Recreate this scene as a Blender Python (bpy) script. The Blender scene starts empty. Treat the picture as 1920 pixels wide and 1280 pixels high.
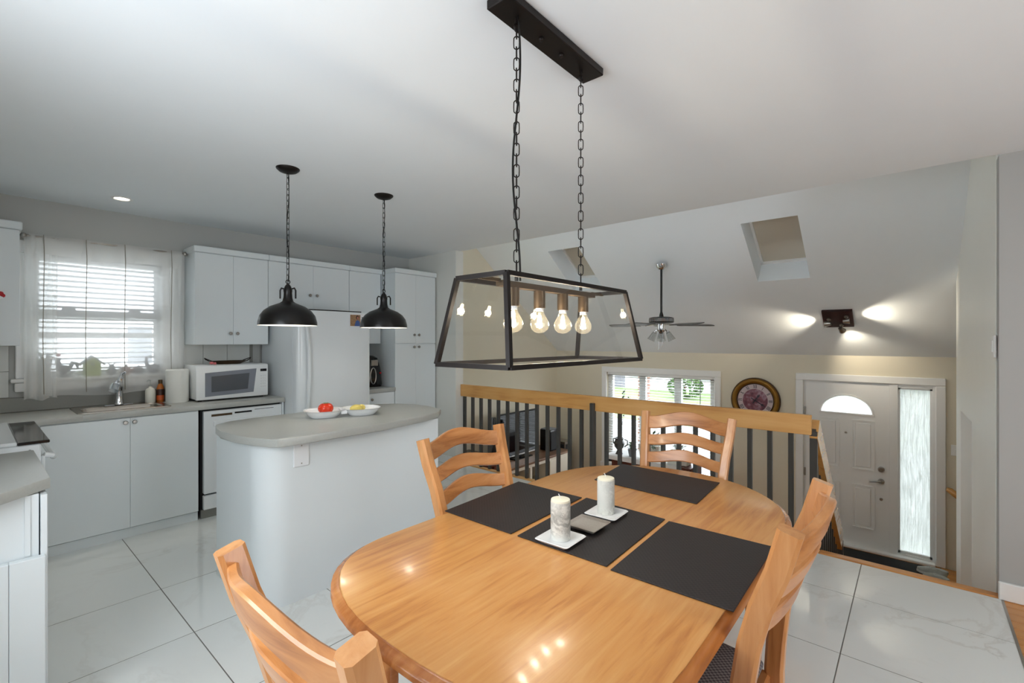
import bpy, bmesh, math, random
from mathutils import Vector, Matrix
random.seed(7)
PI = math.pi
R = math.radians
sc = bpy.context.scene
COL = sc.collection

# ------------------------------------------------------------------ camera, world, lights, exposure
cam_d = bpy.data.cameras.new('camera')
cam = bpy.data.objects.new('camera', cam_d)
COL.objects.link(cam)
cam.location = (0, 0, 1.47)
cam.rotation_euler = (R(90), 0, R(40.7 - 90))
cam_d.sensor_width = 36
cam_d.lens = 877.5 / 1920 * 36
cam_d.shift_y = -2 / 1920
cam_d.clip_start = 0.02
sc.camera = cam

world = bpy.data.worlds.new('overcast_sky')
sc.world = world
world.use_nodes = True
wn = world.node_tree.nodes
wn['Background'].inputs[0].default_value = (0.86, 0.93, 1.0, 1)
wn['Background'].inputs[1].default_value = 7.5

sc.view_settings.view_transform = 'Standard'
sc.view_settings.look = 'None'
sc.view_settings.gamma = 1
sc.view_settings.use_curve_mapping = False
sc.view_settings.exposure = 0.45
sc.cycles.max_bounces = 10
sc.cycles.diffuse_bounces = 6
sc.cycles.glossy_bounces = 4
sc.cycles.transparent_max_bounces = 24
sc.cycles.transmission_bounces = 6
sc.cycles.caustics_reflective = False
sc.cycles.caustics_refractive = False
sc.cycles.sample_clamp_indirect = 6
sc.cycles.use_denoising = True


def area_light(name, loc, target, sx, sy, power, color):
    d = bpy.data.lights.new(name, 'AREA')
    d.shape = 'RECTANGLE'
    d.size, d.size_y = sx, sy
    d.energy = power
    d.color = color
    o = bpy.data.objects.new(name, d)
    COL.objects.link(o)
    o.location = loc
    o.rotation_euler = (Vector(target) - Vector(loc)).to_track_quat('-Z', 'Y').to_euler()
    return o


# the openings, seen and added for daylight, as portals for the sky light
def portal(name, loc, target, sx, sy):
    o = area_light(name, loc, target, sx, sy, 1, (1, 1, 1))
    o.data.cycles.is_portal = True


portal('sky_portal', (1.6, -2.45, 1.1), (1.6, 2, 1.1), 0.9, 2.2)
portal('sky_portal', (-0.53, 1.25, 1.6), (3, 1.25, 1.6), 1.5, 1.1)
portal('sky_portal', (3.72, 2.5, 3.0), (6, 2.5, 2.9), 4.2, 0.24)
portal('sky_portal', (4.33, 5.15, 0.8), (4.33, 2, 0.8), 0.85, 2.4)
portal('sky_portal', (0.71, 5.13, 1.66), (0.71, 2, 1.66), 0.78, 0.92)
portal('sky_portal', (7.34, 3.135, 0.155), (4, 3.135, 0.155), 1.78, 1.54)
portal('sky_portal', (7.34, 0.0, -0.07), (5, 0.0, -0.07), 0.3, 1.95)


# ------------------------------------------------------------------ materials
def lin(c):
    return tuple(((v / 255) / 12.92 if v / 255 <= 0.04045 else ((v / 255 + 0.055) / 1.055) ** 2.4) for v in c) + (1,)


def new_mat(name):
    m = bpy.data.materials.new(name)
    m.use_nodes = True
    nt = m.node_tree
    return m, nt, nt.nodes['Principled BSDF']


def N(nt, t, **kw):
    n = nt.nodes.new(t)
    for k, v in kw.items():
        if k in n.inputs:
            n.inputs[k].default_value = v
        else:
            setattr(n, k, v)
    return n


def paint(name, rgb, rough=0.5, var=0.03, scale=6.0, bump=0.0, metal=0.0, coat=0.0):
    m, nt, b = new_mat(name)
    b.inputs['Roughness'].default_value = rough
    b.inputs['Metallic'].default_value = metal
    if coat:
        b.inputs['Coat Weight'].default_value = coat
    geo = N(nt, 'ShaderNodeNewGeometry')
    nz = N(nt, 'ShaderNodeTexNoise', Scale=scale, Detail=3.0)
    nt.links.new(geo.outputs['Position'], nz.inputs['Vector'])
    mx = N(nt, 'ShaderNodeMix', data_type='RGBA')
    c = lin(rgb)
    mx.inputs[6].default_value = tuple(max(0, v * (1 - var)) for v in c[:3]) + (1,)
    mx.inputs[7].default_value = tuple(min(1, v * (1 + var)) for v in c[:3]) + (1,)
    nt.links.new(nz.outputs['Fac'], mx.inputs[0])
    nt.links.new(mx.outputs[2], b.inputs['Base Color'])
    if bump:
        bp = N(nt, 'ShaderNodeBump', Strength=bump, Distance=0.002)
        n2 = N(nt, 'ShaderNodeTexNoise', Scale=scale * 25, Detail=2.0)
        nt.links.new(geo.outputs['Position'], n2.inputs['Vector'])
        nt.links.new(n2.outputs['Fac'], bp.inputs['Height'])
        nt.links.new(bp.outputs['Normal'], b.inputs['Normal'])
    return m


def wood(name, dark, mid, light, axis='X', rough=0.3, scale=1.0, coat=0.0, coords='Object'):
    m, nt, b = new_mat(name)
    b.inputs['Roughness'].default_value = rough
    if coat:
        b.inputs['Coat Weight'].default_value = coat
        b.inputs['Coat Roughness'].default_value = 0.12
    tc = N(nt, 'ShaderNodeTexCoord')
    mp = N(nt, 'ShaderNodeMapping')
    s = {'X': (1.2, 14, 14), 'Y': (14, 1.2, 14), 'Z': (14, 14, 1.2)}[axis]
    mp.inputs['Scale'].default_value = tuple(v * scale for v in s)
    nt.links.new(tc.outputs[coords], mp.inputs['Vector'])
    nz = N(nt, 'ShaderNodeTexNoise', Scale=1.6, Detail=6.0, Roughness=0.6, Distortion=0.6)
    nt.links.new(mp.outputs['Vector'], nz.inputs['Vector'])
    big = N(nt, 'ShaderNodeTexNoise', Scale=2.4, Detail=2.0)
    nt.links.new(tc.outputs[coords], big.inputs['Vector'])
    ad = N(nt, 'ShaderNodeMath', operation='MULTIPLY_ADD')
    ad.inputs[1].default_value = 0.55
    nt.links.new(nz.outputs['Fac'], ad.inputs[0])
    m2 = N(nt, 'ShaderNodeMath', operation='MULTIPLY')
    m2.inputs[1].default_value = 0.45
    nt.links.new(big.outputs['Fac'], m2.inputs[0])
    nt.links.new(m2.outputs[0], ad.inputs[2])
    cr = N(nt, 'ShaderNodeValToRGB')
    cr.color_ramp.elements[0].position = 0.34
    cr.color_ramp.elements[0].color = lin(dark)
    cr.color_ramp.elements[1].position = 0.66
    cr.color_ramp.elements[1].color = lin(light)
    e = cr.color_ramp.elements.new(0.48)
    e.color = lin(mid)
    nt.links.new(ad.outputs[0], cr.inputs['Fac'])
    nt.links.new(cr.outputs['Color'], b.inputs['Base Color'])
    bp = N(nt, 'ShaderNodeBump', Strength=0.06, Distance=0.001)
    nt.links.new(nz.outputs['Fac'], bp.inputs['Height'])
    nt.links.new(bp.outputs['Normal'], b.inputs['Normal'])
    return m


def marble(name, base, vein, rough=0.06, amount=0.5, scale=1.0):
    m, nt, b = new_mat(name)
    b.inputs['Roughness'].default_value = rough
    geo = N(nt, 'ShaderNodeNewGeometry')
    nz = N(nt, 'ShaderNodeTexNoise', Scale=1.5 * scale, Detail=5.0, Roughness=0.55)
    nt.links.new(geo.outputs['Position'], nz.inputs['Vector'])
    mp = N(nt, 'ShaderNodeMixRGB')
    mp.inputs[0].default_value = 0.25
    nt.links.new(geo.outputs['Position'], mp.inputs[1])
    nt.links.new(nz.outputs['Color'], mp.inputs[2])
    n2 = N(nt, 'ShaderNodeTexNoise', Scale=2.2 * scale, Detail=8.0, Roughness=0.6, Distortion=0.8)
    nt.links.new(mp.outputs[0], n2.inputs['Vector'])
    cr = N(nt, 'ShaderNodeValToRGB')
    els = cr.color_ramp.elements
    els[0].position = 0.47; els[0].color = (0, 0, 0, 1)
    els[1].position = 0.53; els[1].color = (0, 0, 0, 1)
    e = els.new(0.5); e.color = (1, 1, 1, 1)
    nt.links.new(n2.outputs['Fac'], cr.inputs['Fac'])
    mul = N(nt, 'ShaderNodeMath', operation='MULTIPLY')
    nt.links.new(cr.outputs['Color'], mul.inputs[0])
    n3 = N(nt, 'ShaderNodeTexNoise', Scale=1.1 * scale, Detail=1.0)
    nt.links.new(geo.outputs['Position'], n3.inputs['Vector'])
    mr = N(nt, 'ShaderNodeMapRange')
    mr.inputs[1].default_value = 0.42; mr.inputs[2].default_value = 0.68
    mr.inputs[3].default_value = 0.0; mr.inputs[4].default_value = amount
    nt.links.new(n3.outputs['Fac'], mr.inputs[0])
    nt.links.new(mr.outputs[0], mul.inputs[1])
    mx = N(nt, 'ShaderNodeMix', data_type='RGBA')
    mx.inputs[6].default_value = lin(base)
    mx.inputs[7].default_value = lin(vein)
    nt.links.new(mul.outputs[0], mx.inputs[0])
    nt.links.new(mx.outputs[2], b.inputs['Base Color'])
    return m


def thin_glass(name, tint=(1, 1, 1), refl=1.0, rough=0.0, clear=1.0):
    """pane: see-through with a fresnel mirror on top"""
    m, nt, b = new_mat(name)
    nt.nodes.remove(b)
    out = nt.nodes['Material Output']
    tr = N(nt, 'ShaderNodeBsdfTransparent')
    tr.inputs[0].default_value = tuple(tint) + (1,)
    gl = N(nt, 'ShaderNodeBsdfGlossy')
    gl.inputs['Roughness'].default_value = rough
    fr = N(nt, 'ShaderNodeFresnel', IOR=1.45)
    gg = N(nt, 'ShaderNodeNewGeometry')
    io = N(nt, 'ShaderNodeMapRange')          # same reflection on both faces of the thin pane
    io.inputs[3].default_value = 1.45
    io.inputs[4].default_value = 1 / 1.45
    nt.links.new(gg.outputs['Backfacing'], io.inputs[0])
    nt.links.new(io.outputs[0], fr.inputs['IOR'])
    mu = N(nt, 'ShaderNodeMath', operation='MULTIPLY')
    mu.inputs[1].default_value = refl
    nt.links.new(fr.outputs[0], mu.inputs[0])
    mx = N(nt, 'ShaderNodeMixShader')
    nt.links.new(mu.outputs[0], mx.inputs[0])
    nt.links.new(tr.outputs[0], mx.inputs[1])
    nt.links.new(gl.outputs[0], mx.inputs[2])
    nt.links.new(mx.outputs[0], out.inputs['Surface'])
    return m


def sheer(name, rgb, transp, streak=0.0):
    m, nt, b = new_mat(name)
    nt.nodes.remove(b)
    out = nt.nodes['Material Output']
    tr = N(nt, 'ShaderNodeBsdfTransparent')
    tl = N(nt, 'ShaderNodeBsdfTranslucent')
    df = N(nt, 'ShaderNodeBsdfDiffuse')
    tl.inputs[0].default_value = lin(rgb)
    df.inputs[0].default_value = lin(rgb)
    m1 = N(nt, 'ShaderNodeMixShader')
    m1.inputs[0].default_value = 0.5
    nt.links.new(df.outputs[0], m1.inputs[1])
    nt.links.new(tl.outputs[0], m1.inputs[2])
    m2 = N(nt, 'ShaderNodeMixShader')
    m2.inputs[0].default_value = transp
    nt.links.new(m1.outputs[0], m2.inputs[1])
    nt.links.new(tr.outputs[0], m2.inputs[2])
    if streak:
        geo = N(nt, 'ShaderNodeNewGeometry')
        mp = N(nt, 'ShaderNodeMapping')
        mp.inputs['Scale'].default_value = (75, 75, 5)
        nt.links.new(geo.outputs['Position'], mp.inputs['Vector'])
        nz = N(nt, 'ShaderNodeTexNoise', Scale=1.0, Detail=4.0)
        nt.links.new(mp.outputs[0], nz.inputs['Vector'])
        mr = N(nt, 'ShaderNodeMapRange')
        mr.inputs[1].default_value = 0.35; mr.inputs[2].default_value = 0.65
        mr.inputs[3].default_value = max(0, transp - streak); mr.inputs[4].default_value = min(1, transp + streak)
        nt.links.new(nz.outputs['Fac'], mr.inputs[0])
        nt.links.new(mr.outputs[0], m2.inputs[0])
    nt.links.new(m2.outputs[0], out.inputs['Surface'])
    return m


def emit(name, rgb, strength):
    m, nt, b = new_mat(name)
    b.inputs['Base Color'].default_value = lin(rgb)
    b.inputs['Emission Color'].default_value = lin(rgb)
    b.inputs['Emission Strength'].default_value = strength
    return m


def weave(name, rgb1, rgb2, scale, rough=0.7):
    m, nt, b = new_mat(name)
    b.inputs['Roughness'].default_value = rough
    tc = N(nt, 'ShaderNodeTexCoord')
    ck = N(nt, 'ShaderNodeTexChecker', Scale=scale)
    ck.inputs[1].default_value = lin(rgb1)
    ck.inputs[2].default_value = lin(rgb2)
    nt.links.new(tc.outputs['Object'], ck.inputs['Vector'])
    nt.links.new(ck.outputs[0], b.inputs['Base Color'])
    bp = N(nt, 'ShaderNodeBump', Strength=0.5, Distance=0.001)
    nt.links.new(ck.outputs[1], bp.inputs['Height'])
    nt.links.new(bp.outputs['Normal'], b.inputs['Normal'])
    return m


M = {}
M['ceil'] = paint('ceiling_paint', (232, 237, 240), 0.8, 0.01)
M['wall_k'] = paint('kitchen_wall_paint', (180, 181, 178), 0.7, 0.01)
M['wall_p'] = paint('pale_wall_paint', (222, 222, 216), 0.55, 0.01)
M['wall_h'] = paint('grey_hall_paint', (172, 172, 169), 0.7, 0.01)
M['wall_s'] = paint('lightened_stairwell_paint', (240, 240, 234), 0.45, 0.01)  # pale wall paint brightened to stand in for light on this wall
M['wall_l'] = paint('cream_wall_paint', (222, 214, 194), 0.6, 0.015)
M['trim'] = paint('white_trim_paint', (238, 238, 236), 0.35, 0.01)
M['cab'] = paint('white_melamine', (222, 228, 230), 0.32, 0.012, 3)
M['cab_in'] = paint('cabinet_shadow_gap', (60, 60, 60), 0.8)
M['appl'] = paint('white_enamel', (226, 230, 232), 0.22, 0.01)
M['appl_plastic'] = paint('white_plastic', (232, 234, 234), 0.35, 0.01)
M['counter'] = paint('grey_laminate', (172, 173, 168), 0.3, 0.07, 90)
M['splash'] = paint('grey_laminate_splash', (128, 128, 122), 0.4, 0.05, 90)  # laminate darkened: the splash lip's shade is in the colour
M['grout'] = paint('grey_grout', (120, 118, 112), 0.8)
M['tile'] = marble('polished_marble_tile', (234, 236, 233), (190, 184, 174), 0.05, 0.38)
M['btile'] = paint('backsplash_tile', (206, 208, 204), 0.25, 0.02, 12)
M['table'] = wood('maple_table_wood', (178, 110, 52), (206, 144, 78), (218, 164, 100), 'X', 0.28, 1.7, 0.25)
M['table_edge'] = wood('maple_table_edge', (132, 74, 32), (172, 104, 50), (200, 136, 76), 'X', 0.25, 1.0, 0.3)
M['chair'] = wood('maple_chair_wood', (150, 90, 46), (194, 134, 80), (212, 158, 106), 'Z', 0.3, 1.2, 0.2)
M['chair_h'] = wood('maple_chair_slat_wood', (144, 84, 40), (192, 130, 76), (212, 156, 104), 'X', 0.3, 1.2, 0.2)
M['rail'] = wood('oak_rail_wood', (184, 126, 62), (208, 154, 86), (218, 168, 104), 'Y', 0.4, 0.8)
M['railx'] = wood('oak_handrail_wood', (184, 126, 62), (208, 154, 86), (218, 168, 104), 'X', 0.22, 0.8, 0.3)
M['oak'] = wood('oak_floor_wood', (170, 104, 48), (204, 140, 74), (218, 158, 92), 'Y', 0.3, 0.8)
M['darkwood'] = wood('dark_chest_wood', (54, 22, 14), (84, 36, 22), (104, 50, 32), 'Y', 0.35, 1.0)
M['wenge'] = wood('wenge_plate', (30, 10, 8), (44, 14, 12), (58, 20, 16), 'Y', 0.3, 1.0)
M['bronze'] = paint('dark_bronze_metal', (26, 19, 16), 0.42, 0.2, 30, 0, 0.5)
M['bronze_in'] = paint('aged_bronze_metal', (86, 68, 46), 0.45, 0.15, 40, 0, 0.6)
M['black'] = paint('black_satin_metal', (16, 13, 12), 0.3, 0.1, 20, 0, 0.3)
M['bal'] = paint('dark_baluster_paint', (62, 60, 56), 0.35, 0.06, 20)
M['shade_in'] = paint('white_shade_lining', (240, 240, 236), 0.5, 0.01)
M['chrome'] = paint('chrome', (214, 216, 220), 0.09, 0.02, 10, 0, 1.0)
M['nickel'] = paint('brushed_nickel', (168, 164, 158), 0.3, 0.05, 60, 0, 1.0)
M['steel'] = paint('brushed_steel', (186, 178, 168), 0.24, 0.06, 50, 0, 1.0)
M['rubber'] = paint('black_rubber', (26, 26, 27), 0.75, 0.1, 40)
M['gloss_black'] = paint('gloss_black', (12, 12, 14), 0.08, 0.1)
M['cooktop'] = paint('dark_glass_cooktop', (34, 30, 30), 0.06, 0.1)
M['mat'] = weave('woven_vinyl_black', (44, 38, 38), (30, 26, 27), 130, 0.55)
M['seat'] = weave('grey_tweed_fabric', (132, 127, 126), (78, 74, 78), 130, 0.95)
M['wax'] = paint('cream_wax', (232, 228, 208), 0.5, 0.01)
M['wax_m'] = marble('marbled_wax', (228, 230, 224), (130, 134, 130), 0.4, 0.75, 6.0)
_r = [n for n in M['wax_m'].node_tree.nodes if n.type == 'VALTORGB'][0].color_ramp.elements
_r[0].position, _r[2].position = 0.36, 0.6          # soft smoky veins
M['china'] = paint('white_porcelain', (232, 234, 236), 0.15, 0.01)
M['silver'] = paint('hammered_silver', (206, 198, 188), 0.32, 0.14, 220, 1.0, 0.9)
M['tomato'] = paint('tomato_skin', (206, 52, 22), 0.18, 0.18, 25)
M['stem'] = paint('green_stem', (88, 110, 50), 0.6, 0.1)
M['lemon'] = paint('pale_yellow_peel', (214, 194, 104), 0.4, 0.12, 60)
M['glass'] = thin_glass('window_glass')
M['lglass'] = thin_glass('lantern_glass', (0.98, 0.985, 0.98), 1.6)
M['bulb'] = thin_glass('bulb_glass', (1.0, 0.98, 0.93), 1.4)
_nt = M['bulb'].node_tree                            # faint translucent veil standing in for reflections inside the bulb
_o = _nt.nodes['Material Output']
_prev = _o.inputs['Surface'].links[0].from_socket
_tl = N(_nt, 'ShaderNodeBsdfTranslucent')
_tl.inputs[0].default_value = (0.9, 0.8, 0.6, 1)
_mx = N(_nt, 'ShaderNodeMixShader')
_mx.inputs[0].default_value = 0.014
_nt.links.new(_prev, _mx.inputs[1])
_nt.links.new(_tl.outputs[0], _mx.inputs[2])
_nt.links.new(_mx.outputs[0], _o.inputs['Surface'])
M['fglass'] = thin_glass('fan_shade_glass', (0.78, 0.8, 0.8), 3.0, 0.05)
M['curtain'] = sheer('sheer_voile', (250, 250, 248), 0.42)
M['ribbon'] = sheer('curtain_ribbon', (176, 170, 158), 0.2)
M['rain'] = sheer('rain_glass', (206, 208, 206), 0.13, 0.13)
M['blind'] = paint('white_blind_slat', (206, 208, 210), 0.5, 0.01)
M['filament'] = emit('lit_filament', (255, 226, 168), 60)
M['lit_disc'] = emit('lit_lamp', (255, 240, 214), 9)
M['soap'] = paint('white_soap', (226, 224, 212), 0.35, 0.02)
M['clearp'] = thin_glass('clear_plastic', (0.93, 0.95, 0.95), 1.5, 0.1)
M['amber'] = paint('amber_bottle', (170, 96, 36), 0.18, 0.1)
M['label'] = paint('dark_bottle_label', (60, 30, 24), 0.4, 0.5, 60)
M['label2'] = paint('orange_bottle_label', (206, 92, 40), 0.4, 0.15, 40)
M['paper'] = paint('paper_towel', (236, 236, 230), 0.9, 0.01, 30, 0.5)
M['mwglass'] = paint('microwave_window', (128, 132, 142), 0.12, 0.05, 8)
M['mwdark'] = paint('microwave_window_core', (84, 88, 94), 0.1, 0.1, 8)
M['pink'] = paint('pink_ribbon', (206, 110, 112), 0.6)
M['red'] = paint('red_petal', (182, 28, 36), 0.6)
M['gold'] = paint('aged_gold_frame', (138, 98, 34), 0.35, 0.25, 18, 0, 0.6)
M['goldd'] = paint('dark_gold_rim', (70, 44, 18), 0.35, 0.2, 18, 0, 0.5)
M['clock_cream'] = paint('clock_chapter_ring', (206, 190, 192), 0.5, 0.12, 14)
M['clock_ink'] = paint('clock_ink', (52, 44, 60), 0.5)
M['leaf'] = paint('green_leaf', (52, 82, 40), 0.5, 0.35, 20)
M['leaf2'] = paint('pale_green_leaf', (70, 96, 50), 0.5, 0.3, 20)
M['urn'] = paint('dark_bronze_urn', (58, 56, 52), 0.4, 0.2, 30)
M['cloth'] = paint('white_lace_cloth', (228, 228, 226), 0.9, 0.03, 60, 0.5)
M['planter'] = paint('cream_planter', (224, 222, 212), 0.5, 0.02)
M['birdhouse'] = paint('lime_birdhouse', (176, 190, 110), 0.6, 0.05)
M['orn_grey'] = paint('grey_ceramic', (124, 126, 130), 0.5, 0.1)
M['orn_red'] = paint('terracotta_ceramic', (150, 110, 100), 0.5, 0.1)
M['screen'] = paint('tv_screen', (8, 9, 12), 0.04, 0.1)
M['console'] = paint('cream_console_paint', (214, 206, 188), 0.5, 0.04)
M['console_top'] = wood('console_top_wood', (92, 66, 50), (124, 92, 70), (146, 112, 88), 'X', 0.35, 0.8)
M['grass'] = paint('lawn', (86, 104, 56), 0.9, 0.3, 1.5)
M['asphalt'] = paint('driveway', (104, 104, 102), 0.9, 0.05)
M['siding'] = paint('white_siding', (190, 190, 190), 0.7, 0.02)
M['roof'] = paint('grey_roof', (92, 92, 98), 0.8, 0.1)
M['brick'] = paint('brick', (112, 78, 64), 0.8, 0.2, 9)
M['sneaker'] = paint('grey_suede', (176, 180, 174), 0.8, 0.25, 30)
M['sole'] = paint('white_sole', (220, 220, 216), 0.6)
M['doormat'] = paint('black_doormat', (30, 30, 30), 0.95, 0.3, 60, 1.0)
M['shadecloth'] = paint('beige_skylight_blind', (206, 198, 182), 0.8, 0.02)
M['photo_bg'] = paint('postcard_picture', (150, 116, 84), 0.4, 0.6, 55)
M['photo_blue'] = paint('postcard_blue_shirt', (62, 92, 150), 0.4, 0.1)
M['photo_dark'] = paint('postcard_dark', (38, 24, 24), 0.4, 0.2)
M['photo_skin'] = paint('postcard_skin', (176, 110, 90), 0.4, 0.1)


def clock_face_mat():
    m, nt, b = new_mat('clock_collage')
    b.inputs['Roughness'].default_value = 0.4
    geo = N(nt, 'ShaderNodeNewGeometry')
    nz = N(nt, 'ShaderNodeTexNoise', Scale=14.0, Detail=4.0)
    nt.links.new(geo.outputs['Position'], nz.inputs['Vector'])
    cr = N(nt, 'ShaderNodeValToRGB')
    e = cr.color_ramp.elements
    e[0].position = 0.32; e[0].color = lin((88, 48, 66))
    e[1].position = 0.7; e[1].color = lin((182, 150, 158))
    x = e.new(0.48); x.color = lin((132, 76, 88))
    y = e.new(0.56); y.color = lin((150, 112, 128))
    nt.links.new(nz.outputs['Fac'], cr.inputs[0])
    nt.links.new(cr.outputs[0], b.inputs['Base Color'])
    return m


M['clock_face'] = clock_face_mat()


# ------------------------------------------------------------------ mesh builder
class MB:
    def __init__(self):
        self.v = []
        self.f = []

    def add(self, vs, fs):
        o = len(self.v)
        self.v += [tuple(p) for p in vs]
        self.f += [tuple(i + o for i in f) for f in fs]
        return self

    def box(self, x0, x1, y0, y1, z0, z1, b=0.0, seg=1):
        if x0 > x1: x0, x1 = x1, x0
        if y0 > y1: y0, y1 = y1, y0
        if z0 > z1: z0, z1 = z1, z0
        vs = [(x0, y0, z0), (x1, y0, z0), (x1, y1, z0), (x0, y1, z0), (x0, y0, z1), (x1, y0, z1), (x1, y1, z1), (x0, y1, z1)]
        fs = [(0, 3, 2, 1), (4, 5, 6, 7), (0, 1, 5, 4), (1, 2, 6, 5), (2, 3, 7, 6), (3, 0, 4, 7)]
        if b <= 0:
            return self.add(vs, fs)
        return self.bev(vs, fs, b, seg)

    def bev(self, vs, fs, b, seg=1):
        bm = bmesh.new()
        bv = [bm.verts.new(p) for p in vs]
        for f in fs:
            bm.faces.new([bv[i] for i in f])
        bmesh.ops.bevel(bm, geom=list(bm.edges), offset=b, segments=seg, affect='EDGES', profile=0.5, clamp_overlap=True)
        bm.verts.index_update()
        self.add([v.co[:] for v in bm.verts], [[v.index for v in f.verts] for f in bm.faces])
        bm.free()
        return self

    def prism(self, poly, z0, z1, b=0.0, seg=1):
        """poly: ccw list of (x, y)"""
        n = len(poly)
        vs = [(x, y, z0) for x, y in poly] + [(x, y, z1) for x, y in poly]
        fs = [tuple(range(n - 1, -1, -1)), tuple(range(n, 2 * n))] + [(i, (i + 1) % n, n + (i + 1) % n, n + i) for i in range(n)]
        if b <= 0:
            return self.add(vs, fs)
        bm = bmesh.new()
        bv = [bm.verts.new(p) for p in vs]
        for f in fs:
            bm.faces.new([bv[i] for i in f])
        bm.edges.ensure_lookup_table()
        ed = [e for e in bm.edges if abs(e.verts[0].co.z - e.verts[1].co.z) < 1e-6]
        bmesh.ops.bevel(bm, geom=ed, offset=b, segments=seg, affect='EDGES', profile=0.5)
        bm.verts.index_update()
        self.add([v.co[:] for v in bm.verts], [[v.index for v in f.verts] for f in bm.faces])
        bm.free()
        return self

    def lathe(self, prof, seg=24, c=(0, 0, 0), axis='Z', ell=(1, 1)):
        """prof: list of (radius, height); ends at radius 0 are closed to a point"""
        rings = []
        vs, fs = [], []

        def P(r, h, a):
            x, y = r * math.cos(a) * ell[0], r * math.sin(a) * ell[1]
            if axis == 'Z': p = (x, y, h)
            elif axis == 'Y': p = (x, h, -y)
            else: p = (h, x, y)
            return (p[0] + c[0], p[1] + c[1], p[2] + c[2])
        for r, h in prof:
            if r < 1e-6:
                rings.append([len(vs)])
                vs.append(P(0, h, 0))
            else:
                rings.append(list(range(len(vs), len(vs) + seg)))
                vs += [P(r, h, 2 * PI * i / seg) for i in range(seg)]
        for a, b in zip(rings[:-1], rings[1:]):
            if len(a) == 1 and len(b) == 1:
                continue
            for i in range(seg):
                j = (i + 1) % seg
                if len(a) == 1: fs.append((a[0], b[j], b[i]))
                elif len(b) == 1: fs.append((a[i], a[j], b[0]))
                else: fs.append((a[i], a[j], b[j], b[i]))
        return self.add(vs, fs)

    def cyl(self, r, p0, p1, seg=12, r1=None):
        return self.tube([p0, p1], [r, r if r1 is None else r1], seg)

    def tube(self, pts, r, seg=8, closed=False, cap=True):
        pts = [Vector(p) for p in pts]
        n = len(pts)
        if not isinstance(r, (list, tuple)): r = [r] * n
        tang = []
        for i in range(n):
            if closed: t = pts[(i + 1) % n] - pts[i - 1]
            else: t = pts[min(i + 1, n - 1)] - pts[max(i - 1, 0)]
            tang.append(t.normalized())
        up = Vector((0, 0, 1)) if abs(tang[0].z) < 0.9 else Vector((1, 0, 0))
        u = tang[0].cross(up).normalized()
        vs, fs = [], []
        for i in range(n):
            t = tang[i]
            u = (u - t * u.dot(t)).normalized()
            w = t.cross(u)
            for k in range(seg):
                a = 2 * PI * k / seg
                vs.append(tuple(pts[i] + (u * math.cos(a) + w * math.sin(a)) * r[i]))
        m = n if closed else n - 1
        for i in range(m):
            j = (i + 1) % n
            for k in range(seg):
                l = (k + 1) % seg
                fs.append((i * seg + k, i * seg + l, j * seg + l, j * seg + k))
        if not closed and cap:
            fs.append(tuple(range(seg - 1, -1, -1)))
            fs.append(tuple((n - 1) * seg + k for k in range(seg)))
        return self.add(vs, fs)

    def sweep(self, pts, sect, up=(0, 1, 0)):
        """sweep a 2D section (list of (a, b)) along pts; a runs along side, b along up"""
        pts = [Vector(p) for p in pts]
        n, k = len(pts), len(sect)
        U = Vector(up)
        vs, fs = [], []
        for i in range(n):
            t = (pts[min(i + 1, n - 1)] - pts[max(i - 1, 0)]).normalized()
            side = t.cross(U).normalized()
            uu = side.cross(t).normalized()
            for a, b in sect:
                vs.append(tuple(pts[i] + side * a + uu * b))
        for i in range(n - 1):
            for j in range(k):
                l = (j + 1) % k
                fs.append((i * k + j, i * k + l, (i + 1) * k + l, (i + 1) * k + j))
        fs.append(tuple(range(k - 1, -1, -1)))
        fs.append(tuple((n - 1) * k + j for j in range(k)))
        return self.add(vs, fs)

    def bar(self, p0, p1, w, h=None, up=(0, 0, 1)):
        h = h or w
        t = (Vector(p1) - Vector(p0)).normalized()
        if abs(t.dot(Vector(up))) > 0.95: up = (1, 0, 0)
        return self.sweep([p0, p1], [(-w / 2, -h / 2), (w / 2, -h / 2), (w / 2, h / 2), (-w / 2, h / 2)], up)

    def sphere(self, c, r, seg=16, rings=10, s=(1, 1, 1)):
        n0 = len(self.v)
        self.lathe([(r * math.sin(PI * i / rings) if 0 < i < rings else 0, -r * math.cos(PI * i / rings)) for i in range(rings + 1)], seg)
        for i in range(n0, len(self.v)):
            x, y, z = self.v[i]
            self.v[i] = (c[0] + x * s[0], c[1] + y * s[1], c[2] + z * s[2])
        return self

    def xf(self, mat, start=0):
        for i in range(start, len(self.v)):
            self.v[i] = tuple(mat @ Vector(self.v[i]))
        return self

    def mesh(self, name, m, smooth=True, ang=35, off=(0, 0, 0)):
        me = bpy.data.meshes.new(name)
        vs = [(x - off[0], y - off[1], z - off[2]) for x, y, z in self.v] if any(off) else self.v
        me.from_pydata(vs, [], self.f)
        me.update()
        bm = bmesh.new()
        bm.from_mesh(me)
        bmesh.ops.recalc_face_normals(bm, faces=bm.faces)
        bm.to_mesh(me)
        bm.free()
        if smooth:
            me.polygons.foreach_set('use_smooth', [True] * len(me.polygons))
            me.set_sharp_from_angle(angle=R(ang))
        me.materials.append(M[m] if isinstance(m, str) else m)
        return me


ORG = {}


def tag(o, label, cat, group=None):
    o['label'] = label
    o['category'] = cat
    if group: o['group'] = group
    return o


def thing(name, label, cat, loc=(0, 0, 0), group=None):
    o = bpy.data.objects.new(name, None)
    o.empty_display_size = 0.1
    COL.objects.link(o)
    o.location = loc
    ORG[o] = tuple(loc)
    return tag(o, label, cat, group)


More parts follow.
